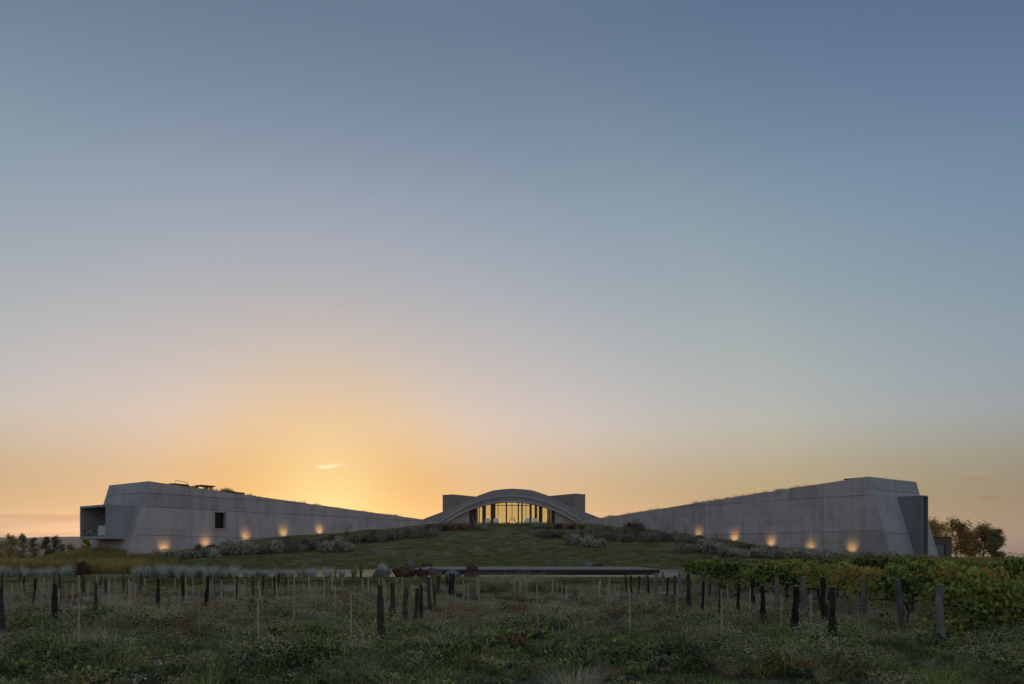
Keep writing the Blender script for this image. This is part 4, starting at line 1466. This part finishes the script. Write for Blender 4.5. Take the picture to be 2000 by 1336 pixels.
# short grass of the bank and the lawn slope
W_LAWN = sources('lawn_tuft', [mesh('tuft', *blades(s, 40, .11, 1.2, .014, .7, .5, .26), M['lawn']) for s in (31, 32, 33)] + [mesh('tuft', *blades(34, 40, .16, 1.2, .012, .7, .5, .26), M['lawn'])])
P = np.concatenate([field_points(38.8, 43.9, 22, 22, 5, 3), field_points(73, 121, 4.0, 2.6, 6, 3)])
X, Y = P[:, 0], P[:, 1]
ok = (np.abs(X) < np.where(Y > 60, np.interp(Y, [73, 85, 120], [60, 38.5, 12.4]), 99)) & (pond_mask(X, Y) < .2)
P, X, Y = P[ok], X[ok], Y[ok]
n = len(P)
gn_scatter('lawn_grass', W_LAWN, np.stack([X, Y, zg(X, Y) - .01], 1), rng.uniform(0, 6.28, n), rng.uniform(.6, 1.4, n) * np.where(Y > 60, 1.25, np.where(Y > 43, .5, 1.0)), rng.integers(0, 4, n), 'short green grass of the pond bank and the lawn slope', 'grass', .05)

# tall meadow grass beside the left wing and beyond the right vines
W_TALL = sources('tall_tuft', [mesh('tuft', *blades(s, 70, .95, .5, .020, .22, .25, .28), M['tall']) for s in (41, 42, 43)])
r = np.random.default_rng(8)
n = 5200
Y = r.uniform(52, 92, n)
X = -r.uniform(.42, .70, n) * Y
ok = (pond_mask(X, Y) < .05) & ~((X > -40.5) & (Y > 82)) & (((X / Y) < -.468) | (Y > 73.5))
xa, ya = X[ok], Y[ok]
n = 2600
Y = r.uniform(76, 100, n)
X = r.uniform(.40, .70, n) * Y
ok = ~((X < 42) & (Y > 79)) & ~((X > 40) & (X < 56) & (Y > 81))
X, Y = np.concatenate([xa, X[ok]]), np.concatenate([ya, Y[ok]])
n = len(X)
gn_scatter('meadow_grass', W_TALL, np.stack([X, Y, zg(X, Y) - .02], 1), rng.uniform(0, 6.28, n), rng.uniform(.6, 1.2, n) * (.55 + .6 * N1(X * .15, Y * .15)), rng.integers(0, 3, n), 'tall olive meadow grass beyond the pond banks and beside the wings', 'grass', .05)

# sparse grasses along the roof edges
W_ROOF = sources('roof_tuft', [mesh('tuft', *blades(s, 46, .42, .8, .030, .35, .3, .16), M['tall']) for s in (51, 52)] + [mesh('tuft', *blades(53, 60, .30, .8, .03, .5, .5, .2), M['dry'])])
pts = []
for W, k in ((WL, 150), (WR, 230)):
    for _ in range(k):
        a, t = r.uniform(-2, W.L - .8), .66 + abs(r.normal(0, .7))
        if t < W.W - .6 and N1(a * .35, 3 if W is WL else 8) > .36:
            pts.append(W.P(a, t, W.top(a) - .17))
for _ in range(260):
    i, j = r.uniform(0, 1), r.uniform(.08, .95)
    xf, xb = -11.0 + 21.6 * i, -14.8 + 30.0 * i
    e = 1 - (1 - j) ** 1.6
    z = (arch_out(xf) - .12) * (1 - e) + back_out(xb) * e
    if z > FLO and xf > 3.0 and N2(xf * .6, j * 5) > .45:
        pts.append((xf + (xb - xf) * j, AY + .2 + (BY - AY) * j, z - .05))
pts = np.array(pts)
n = len(pts)
gn_scatter('roof_grass', W_ROOF, pts, rng.uniform(0, 6.28, n), rng.uniform(.6, 1.7, n) * np.where((np.abs(pts[:, 0]) < 15.5) & (pts[:, 1] > 121), .35, 1), rng.integers(0, 3, n), 'sparse dry grasses growing along the planted roofs', 'grass', .1)

# ------------------------------------------------------------------ shrubs as things
def dome_leaves(seed, n, rx, rz, size, inner=.55):
    r = np.random.default_rng(seed)
    lob = [(r.uniform(0, 6.28), r.uniform(.0, .55) * rx, r.uniform(.45, .75)) for _ in range(7)]
    C, N = [], []
    for i in range(n):
        a, q, k = lob[r.integers(0, 7)]
        v = r.normal(size=3)
        v /= np.linalg.norm(v)
        v[2] = abs(v[2])
        rr = (inner + (1 - inner) * r.random() ** .5)
        C.append((math.cos(a) * q + v[0] * rx * k * rr, math.sin(a) * q + v[1] * rx * k * rr, v[2] * rz * rr * (.7 + .45 * k)))
        N.append(v)
    return leaves(np.array(C), np.array(N), size, seed)


def flower_shrub(seed):
    A = dome_leaves(seed, 520, .8, .60, .12)
    B = dome_leaves(seed + 1, 300, .90, .74, .115, .93)
    B[0][:, 2] += .10
    return two_mat('flower_shrub', A, B, M['shrubdark'], M['whiteflower'])


def silver_clump(seed):
    V, F = blades(seed, 260, .72, .7, .022, .42, .35, .26)
    return mesh('silver_clump', V, F, M['silver'])


KIND = {
    'flower': [flower_shrub(s) for s in (61, 63, 65, 67)],
    'silver': [silver_clump(s) for s in (71, 72, 73, 74)],
    'grey': [two_mat('grey_shrub', dome_leaves(s, 460, .8, .58, .13), blades(s, 130, .80, .5, .030, .5, .2, .5), M['shrubdark'], M['shrub']) for s in (81, 82, 83, 84)],
    'purple': [two_mat('purple_shrub', dome_leaves(s, 560, .75, .60, .085), blades(s, 140, .85, .4, .012, .35, .2, .5), M['purple'], M['purple']) for s in (91, 92, 93)],
    'reed': [mesh('reed_clump', *blades(s, 160, .95, .4, .016, .22, .3, .22), M['green']) for s in (95, 96)],
}
NAME = {'flower': 'flowering_shrub', 'silver': 'feather_grass_clump', 'grey': 'grey_shrub', 'purple': 'purple_shrub', 'reed': 'reed_clump'}


def plant(kind, x, y, z, s, sz, label, group, cat='shrub', name=None):
    o = link(bpy.data.objects.new(name or NAME[kind], KIND[kind][R.randrange(len(KIND[kind]))]))
    o.location = (x, y, z - .04)
    o.rotation_euler = (0, 0, R.uniform(0, 6.28))
    o.scale = (s, s, sz)
    return tag(o, label, cat, group)


def drift(kind, path, n, wpx, hpx, label, group, y0=40, y1=124, jit=4, cat='shrub'):
    """n plants along a line of photo pixels (their foot line)"""
    pth = np.array(path, float)
    seg = np.concatenate([[0], np.cumsum(np.abs(np.diff(pth[:, 0])) + 1e-6)])
    for i in range(n):
        t = (i + .5 + R.uniform(-.35, .35)) / n * seg[-1]
        px = np.interp(t, seg, pth[:, 0])
        py = np.interp(t, seg, pth[:, 1]) + R.uniform(-jit, jit) * .5
        x, y, z = at(px, py, y0, y1)
        wd = wpx * R.uniform(.8, 1.25) / FPX * y / 2 / .8
        ht = hpx * R.uniform(.75, 1.2) / FPX * y / .62
        if kind in ('silver', 'reed'):
            ht *= 1.15
        plant(kind, x, y, z, wd, ht, label + (f', {ordinal(i)} from left' if n > 1 else ''), group, cat)


R.seed(99)
SIL = 'feather grasses along the pond bank'
drift('silver', [(-12, 1126), (150, 1125)], 20, 21, 19, 'pale feather grass clump left of the round dark bush', SIL, 42, 56, 2, 'grass clump')
drift('silver', [(262, 1128), (460, 1128)], 26, 24, 22, 'pale feather grass clump on the bank below the left window', SIL, 42, 56, 2, 'grass clump')
drift('silver', [(440, 1127), (610, 1127)], 15, 20, 15, 'low feather grass clump before the bright water', SIL, 42, 56, 2, 'grass clump')
drift('silver', [(640, 1127), (641, 1127)], 1, 36, 25, 'large pale feather grass clump on the bank, next to the reeds', SIL, 42, 56, 0, 'grass clump')
drift('silver', [(609, 1127), (610, 1127)], 1, 26, 18, 'pale feather grass clump just left of the large one on the bank', SIL, 42, 56, 0, 'grass clump')
drift('silver', [(667, 1127), (668, 1127)], 1, 20, 16, 'small pale feather grass clump right of the large one on the bank', SIL, 42, 56, 0, 'grass clump')
REE = 'reeds on the pond bank'
drift('reed', [(592, 1128), (593, 1128)], 1, 16, 24, 'tall green reed clump left of the large feather grass', REE, 42, 56, 0, 'reeds')
drift('reed', [(654, 1128), (655, 1128)], 1, 15, 24, 'tall green reed clump between the large and the small feather grass', REE, 42, 56, 0, 'reeds')
drift('reed', [(682, 1128), (710, 1128)], 3, 18, 18, 'green reed clump on the bank just left of the pale boulder', REE, 42, 56, 0, 'reeds')
drift('reed', [(958, 1126), (1012, 1126)], 4, 15, 14, 'low green reed clump on the bank before the deck', REE, 42, 56, 0, 'reeds')

FL = 'white flowering shrubs'
drift('flower', [(305, 1091), (430, 1089)], 9, 26, 14, 'white flowering shrub below the first two left uplights', FL, 74, 122, 2)
drift('flower', [(425, 1085), (540, 1080)], 9, 30, 20, 'white flowering shrub in the hedge below the window of the left wing', FL, 74, 122, 3)
drift('flower', [(628, 1077), (682, 1076)], 4, 28, 19, 'white flowering shrub in the mound below the fifth left uplight', FL, 74, 122, 3)
drift('flower', [(1106, 1066), (1182, 1069)], 6, 26, 17, 'white flowering shrub in the bright mound right of the lawn', FL, 74, 122, 3)
drift('flower', [(930, 1034), (952, 1036)], 3, 14, 10, 'small white flowering shrub at the left end of the terrace', FL, 74, 122, 2)
drift('flower', [(1036, 1032), (1062, 1032)], 3, 14, 8, 'small white flowering shrub at the right end of the terrace', FL, 74, 122, 2)
drift('flower', [(1365, 1078), (1420, 1083)], 5, 28, 22, 'tall white flowering shrub at the inner end of the right hedge', FL, 74, 122, 4)
drift('flower', [(1415, 1087), (1600, 1091)], 16, 26, 16, 'white flowering shrub in the middle of the right hedge', FL, 74, 122, 3)
drift('flower', [(1590, 1093), (1790, 1101)], 18, 26, 15, 'white flowering shrub at the outer end of the right hedge', FL, 70, 122, 3)
GR = 'grey shrubs under the wings'
drift('grey', [(395, 1079), (470, 1074)], 6, 24, 12, 'grey shrub behind the flowering hedge below the left window', GR, 74, 122, 3)
drift('grey', [(545, 1078), (640, 1072)], 9, 26, 17, 'grey shrub below the fourth and fifth left uplights', GR, 74, 122, 5)
drift('grey', [(560, 1064), (700, 1060)], 10, 24, 15, 'grey shrub at the left wall behind the flowering mound', GR, 74, 122, 4)
drift('grey', [(690, 1060), (850, 1046)], 17, 26, 16, 'grey shrub in the bed at the inner left wing', GR, 74, 122, 5)
drift('grey', [(720, 1046), (850, 1034)], 10, 22, 12, 'grey shrub at the wall foot of the inner left wing', GR, 74, 123, 3)
drift('grey', [(1052, 1049), (1200, 1054)], 15, 26, 15, 'grey shrub in the bed behind the bright flowering mound', GR, 74, 122, 5)
drift('grey', [(1190, 1056), (1370, 1060)], 20, 28, 18, 'grey shrub in the bed below the first right uplight', GR, 74, 122, 6)
drift('grey', [(1150, 1040), (1240, 1043)], 9, 24, 12, 'grey shrub at the inner end of the right wall', GR, 74, 123, 4)
drift('grey', [(1322, 1078), (1372, 1080)], 5, 24, 16, 'pale grey shrub just left of the tall flowering shrubs', GR, 74, 122, 3)
drift('grey', [(1400, 1070), (1620, 1085)], 16, 24, 12, 'grey shrub at the wall foot behind the right hedge', GR, 74, 122, 3)
PU = 'purple shrubs'
drift('purple', [(832, 1038), (925, 1036)], 9, 22, 14, 'dark purple red shrub in the bed left of the terrace', PU, 74, 123, 3)
drift('purple', [(1066, 1034), (1140, 1034)], 6, 18, 11, 'dark purple red shrub in the bed right of the terrace', PU, 74, 123, 2)
drift('purple', [(1215, 1036), (1256, 1038)], 4, 22, 16, 'tall dark shrub at the inner end of the right wall', PU, 74, 123, 2)
drift('purple', [(574, 1066), (640, 1062)], 4, 22, 14, 'dark red shrub under the fourth and fifth left uplights', PU, 74, 122, 3)
drift('purple', [(384, 1074), (440, 1071)], 4, 24, 12, 'dark shrub under the second left uplight', PU, 74, 122, 2)

# round dark bush at the left bank
x, y, z = at(159, 1127, 44, 60)
V, F = dome_leaves(201, 2200, .62, .86, .055, .75)
V[:, 2] += .10
o = tag(empty('round_bush', (x, y, z)), 'round dark red brown bush alone at the end of the left feather grass', 'bush')
mesh_o = obj('foliage', V * np.array([.92, .92, .95]), F, M['redbush'], o, local=True)
MB().tube([(0, 0, -.1), (.02, 0, .35)], [.05, .03], 6).build('stem', M['twig'], o, local=True)

# mound of dry grass in front of the deck
x, y, z = at(1005, 1160, 20, 42)
V, F = blades(210, 2600, 1.25, .5, .012, .62, .6, .85)
tag(obj('dry_grass_mound', V + np.array([x, y, z]), F, M['dry']), 'bushy mound of dry straw grass in the weeds before the deck', 'grass clump')
x, y, z = at(478, 1222, 10, 42)
V, F = blades(211, 900, .42, .5, .008, .8, .6, .5)
tag(obj('dry_grass_mound', V * np.array([1.5, 1, 1]) + np.array([x, y, z]), F, M['dry']), 'pale dry grass mound at left centre of the vineyard', 'grass clump')
x, y, z = at(790, 1258, 10, 42)
V, F = blades(212, 900, .36, .5, .008, .8, .6, .5)
tag(obj('dry_grass_mound', V * np.array([1.4, 1, 1]) + np.array([x, y, z]), F, M['dry']), 'grey dry grass mound at the foot of the nearest dark post', 'grass clump')
x, y, z = at(120, 1272, 9, 42)
V, F = blades(213, 360, .34, .5, .012, .35, .35, .4)
tag(obj('grass_clump', V * np.array([1.4, 1, 1]) + np.array([x, y, z]), F, M['green']), 'bright green grass clump at the lower left', 'grass clump')
x, y, z = at(1585, 1312, 9, 42)
V, F = blades(214, 60, .62, .5, .022, .55, .9, .22)
tag(obj('grass_clump', V + np.array([x, y, z]), F, M['sage']), 'coarse pale clump of long arching blades at the lower right', 'grass clump')


# bare twiggy shrubs
def twigs(seed, h, n):
    r = np.random.default_rng(seed)
    mb = MB()
    for _ in range(n):
        a = r.uniform(0, 6.28)
        s = r.uniform(.15, .55)
        e = np.array([math.cos(a) * s * h, math.sin(a) * s * h, h * r.uniform(.6, 1.05)])
        m = e * .5 + np.array([-e[0] * .15, -e[1] * .15, .06])
        mb.tube([(0, 0, 0), m, e], [.022, .014, .006], 4, False)
        for k in range(3):
            t = r.uniform(.4, .85)
            p = m * (1 - t) + e * t
            mb.tube([p, p + np.array([r.normal() * .14, r.normal() * .14, .18]) * h], [.009, .004], 3, False)
    return mb


for px, py, h, sd, lab in ((677, 1046, 1.75, 1, 'bare reddish twiggy shrub standing before the inner left wall'), (1243, 1037, 1.9, 2, 'bare twiggy shrub standing before the inner right wall'), (1298, 1044, 1.7, 3, 'thin bare sapling between the inner right wall shrub and the first right uplight'), (1405, 1060, 1.2, 4, 'small bare twiggy shrub between the first two right uplights'), (1546, 1072, 1.9, 5, 'slanting bare stem between the third and fourth right uplights')):
    x, y, z = at(px, py, 74, 123)
    mb = twigs(sd, h, 12 if sd in (1, 2) else (4 if sd in (3, 4) else 2))
    o = mb.build('bare_shrub', M['twig'])
    o.location = (x, y, z - .05)
    tag(o, lab, 'shrub')

# herbs in the roof planters
for (a0, a1, t0, t1, zt), n, h, lab in ((pb2, 26, .55, 'green herbs growing in the planter beside the broad roof table'), (pb3, 10, .35, 'herbs growing in the short planter on the left roof')):
    parts = []
    for i in range(n):
        p = WL.P(R.uniform(a0 + .1, a1 - .1), R.uniform(t0 + .1, t1 - .1), zt)
        v, f = blades(300 + i, 14, h * R.uniform(.5, 1.2), .6, .03, .35, .3, .08)
        parts.append((v + np.array(p), f))
    tag(obj('roof_herbs', *join(parts), M['tall']), lab, 'plant')
parts = []
for i in range(14):
    p = WL.P(WL.s_of_px(R.uniform(421, 437), 1.5), R.uniform(1.2, 1.9), 0)
    a_ = WL.s_of_px(430, 1.5)
    v, f = blades(340 + i, 12, .45 * R.uniform(.5, 1.2), .6, .03, .35, .3, .08)
    parts.append((v + np.array([p[0], p[1], WL.top(a_) - .2]), f))
tag(obj('roof_herbs', *join(parts), M['tall']), 'dark herbs between the broad table and the herb planter on the left roof', 'plant')

# ------------------------------------------------------------------ vines
def vine_mesh(seed, high=False):
    r = np.random.default_rng(seed)
    C, N = [], []
    for i in range(1750):
        t = r.random()
        x = r.uniform(-.85, .85)
        zt = 1.02 + .46 * ValueNoise(seed + 50)(x * 2.2 + 7, 3.3)
        z = zt * (1 - .78 * t ** 1.5) + r.normal() * .05
        half = .20 + .16 * math.sin(min(1, z / 1.3) * 2.6)
        y = r.choice((-1, 1)) * half * r.random() ** .35
        gap = ValueNoise(seed)(x * 3 + 5, z * 3 + 5)
        if gap < .47 and z < 1.2:
            continue
        if z < (.72 if high else .35) and r.random() < (.88 if high else .6):
            continue
        C.append((x, y, z))
        N.append((r.normal() * .4, np.sign(y) * 1.0, .45))
    for k in range(11):                       # loose shoots above the hedge
        x, y = r.uniform(-.7, .7), r.normal() * .15
        ln, hx2 = r.uniform(.12, .34), r.normal() * .3
        for q in range(9):
            t = q / 9
            C.append((x + hx2 * t * ln + r.normal() * .03, y + r.normal() * .03, 1.15 + ln * t))
            N.append((r.normal(), -1, .5))
    return mesh('vine_foliage', *leaves(np.array(C), np.array(N), .095, seed, .95, .14), M['vine'])


def vine_trunk(seed):
    r = np.random.default_rng(seed)
    mb = MB()
    pts = [(r.normal() * .03, r.normal() * .02, z) for z in (-.1, .2, .45, .7)]
    mb.tube(pts, [.045, .04, .035, .03], 7, True, .15)
    for s in (-1, 1):
        mb.tube([pts[-1], (s * .3, 0, .78), (s * .8, r.normal() * .03, .80)], [.028, .022, .014], 5)
    return mesh('vine_trunk', mb.V, mb.F, M['trunk'])


VM = [vine_mesh(s) for s in range(401, 408)]
VH = [vine_mesh(s, True) for s in range(411, 416)]
VT = [vine_trunk(s) for s in range(3)]
rows = [16.9, 19.4, 21.9, 24.6, 27.2, 29.8, 32.4, 35.0, 37.6]
for ri, y in enumerate(rows):
    x0 = 9.5 - .03 * y
    x1 = .662 * y + 1.2
    n = int((x1 - x0) / 1.45) + 1
    for i in range(n):
        x = x0 + .75 + i * 1.45
        if (ri * 7 + i * 5) % 11 == 3 and i:
            continue
        yy = y + .06 * (x - x0) + R.uniform(-.08, .08)
        rt = empty('grapevine', (x, yy, float(zg(x, yy))), R.uniform(-.08, .08) + (math.pi if R.random() < .5 else 0))
        s = R.uniform(.84, 1.10)
        rt.scale = (1.06, R.uniform(.85, 1.2), s)
        tag(rt, f'green and yellow grapevine, {ordinal(i)} from the left in the {ordinal(ri)} leafy row', 'grapevine', 'leafy grapevines')
        for nm, me in (('foliage', VM[R.randrange(7)] if (ri < 1 or (ri < 3 and i > 1) or R.random() < .2) else VH[R.randrange(5)]), ('trunk', VT[R.randrange(3)])):
            o = link(bpy.data.objects.new(nm, me))
            o.parent = rt

# ------------------------------------------------------------------ trees
def tree(seed, h, wd, nl, mat, size, px, Y, label, group, crown0=.22, pointed=.6):
    r = np.random.default_rng(seed)
    X = (px - 1000) / FPX * Y
    z = float(zg(X, Y))
    rt = tag(empty('tree', (X, Y, z)), label, 'tree', group)
    mb = MB()
    pts = [(r.normal() * .05 * k, r.normal() * .05 * k, h * .96 * k / 6) for k in range(7)]
    pts[0] = (0, 0, -.3)
    mb.tube(pts, [.17 * h / 8 * (1.05 - k / 6.6) for k in range(7)], 6)
    C, N = [], []
    nb_ = 30
    for b in range(nb_):
        t = crown0 + (1 - crown0) * (b + r.random()) / nb_
        a = r.uniform(0, 6.28)
        prof_ = math.sin(math.pi * min(1, max(.08, (t - crown0) / (1.02 - crown0))) ** pointed)
        ln = wd * (.25 + .75 * prof_) * r.uniform(.65, 1.1)
        st_ = np.array([np.interp(t * 6 / .96, range(7), [p[i] for p in pts]) for i in (0, 1)] + [h * t * .96])
        e = st_ + np.array([math.cos(a) * ln, math.sin(a) * ln, ln * r.uniform(.35, 1.0)])
        mb.tube([st_, (st_ + e) / 2 + np.array([0, 0, .08 * ln]), e], [.03, .02, .008], 4, False)
        for k in range(int(nl / nb_)):
            s = r.random() ** .6
            p = st_ + (e - st_) * (.25 + .8 * s)
            q = r.normal(size=3) * .19 * wd * (.6 + .5 * s)
            C.append(p + q)
            N.append(q + np.array([0, 0, .1]))
    obj('crown', *leaves(np.array(C), np.array(N), size, seed, .8), mat, rt, local=True)
    mb.build('trunk', M['trunk'], rt, local=True)


M['tree_hazy'] = foliage('haze_greyed_tree_leaves', [(0, (.060, .060, .042)), (.5, (.105, .102, .072)), (1, (.155, .145, .10))], .6, .2, .2, gain=(3.0, 3.0, 3.0))  # evening haze put into the leaf colours, greyed and lightened
TR, TL = 'trees beyond the right wing', 'trees in the belt at far left'
for i, (px, top, Y, wpx, mt, lab) in enumerate(((1828, 1019, 150, 22, 'tree', 'autumn tree partly behind the annex, leftmost of the right group'), (1868, 1019, 152, 24, 'tree', 'tall autumn tree just right of the annex'), (1893, 1040, 158, 17, 'tree', 'narrow shorter autumn tree between the two tallest at right'), (1921, 1029, 155, 25, 'tree', 'broad autumn tree right of the narrow one'), (1946, 1036, 152, 15, 'tree_green', 'greener tree, rightmost of the right group'))):
    tree(500 + i, EYE + (HOR - top) / FPX * Y - .85, 1.15 * wpx / FPX * Y, 4200, M[mt], .28, px, Y, lab, TR, .16)
for i, (px, top, Y, wpx, mt, lab) in enumerate(((-6, 1050, 165, 18, 'tree_green', 'green tree cut by the left edge of the picture'), (18, 1046, 158, 19, 'tree_green', 'dense dark tree near the left edge'), (43, 1043, 170, 14, 'tree_hazy', 'slender tree right of the dense dark one, second tallest at left'), (66, 1050, 168, 13, 'tree_hazy', 'slender pale tree with a gap on its right'), (90, 1048, 165, 11, 'tree_green', 'narrow dark tree right of the gap in the left belt'), (107, 1047, 165, 15, 'tree_hazy', 'broad pointed tree in the middle of the left belt'), (123, 1062, 160, 10, 'tree_hazy', 'low loose tree right of the broad pointed one'), (140, 1063, 155, 12, 'tree_hazy', 'low autumn tree left of the balcony box'), (154, 1071, 150, 8, 'tree_hazy', 'small pale sapling left of the tree under the balcony'), (169, 1049, 150, 13, 'tree', 'orange leaved tree seen under the balcony box'))):
    tree(530 + i, EYE + (HOR - top) / FPX * Y - .8, .8 * wpx / FPX * Y, 1900, M[mt], .25, px, Y, lab, TL, .08, .6)

# low far hedge lines: one mass each
def far_scrub(seed, x0, x1, Y, h, n, mat, label):
    r = np.random.default_rng(seed)
    x = r.uniform(x0, x1, n)
    y = Y + r.uniform(-3, 3, n)
    hh = h * (.45 + .75 * N1(x * .14 + seed, x * 0))
    C = np.stack([x, y, zg(x, y) + r.random(n) ** .8 * hh], 1)
    tag(obj('far_scrub', *leaves(C, r.normal(size=(n, 3)) + np.array([0, -.5, .6]), .42, seed), mat), label, 'scrub', kind='stuff')


far_scrub(601, -130, -78, 172, 1.9, 4200, M['tree_green'], 'low green scrub under the left tree belt')
far_scrub(602, 70, 150, 185, 1.9, 5200, M['tree_green'], 'low green scrub along the right horizon')
far_scrub(603, 84, 260, 330, 4.6, 6000, M['tree_green'], 'distant tree line on the right horizon')

# ------------------------------------------------------------------ evening haze
hz = bpy.data.materials.new('evening_haze')
hz.use_nodes = True
ht2 = hz.node_tree
ht2.nodes.remove(ht2.nodes['Principled BSDF'])
pvn = ht2.nodes.new('ShaderNodeVolumePrincipled')
pvn.inputs['Color'].default_value = (.98, .95, .93, 1)
pvn.inputs['Density'].default_value = HAZE
pvn.inputs['Anisotropy'].default_value = .3
ht2.links.new(pvn.outputs[0], ht2.nodes['Material Output'].inputs['Volume'])
hb2 = MB().box((-7600, -6500, -14), (7600, 8600, 135))
tag(hb2.build('haze', hz), kind='stuff')
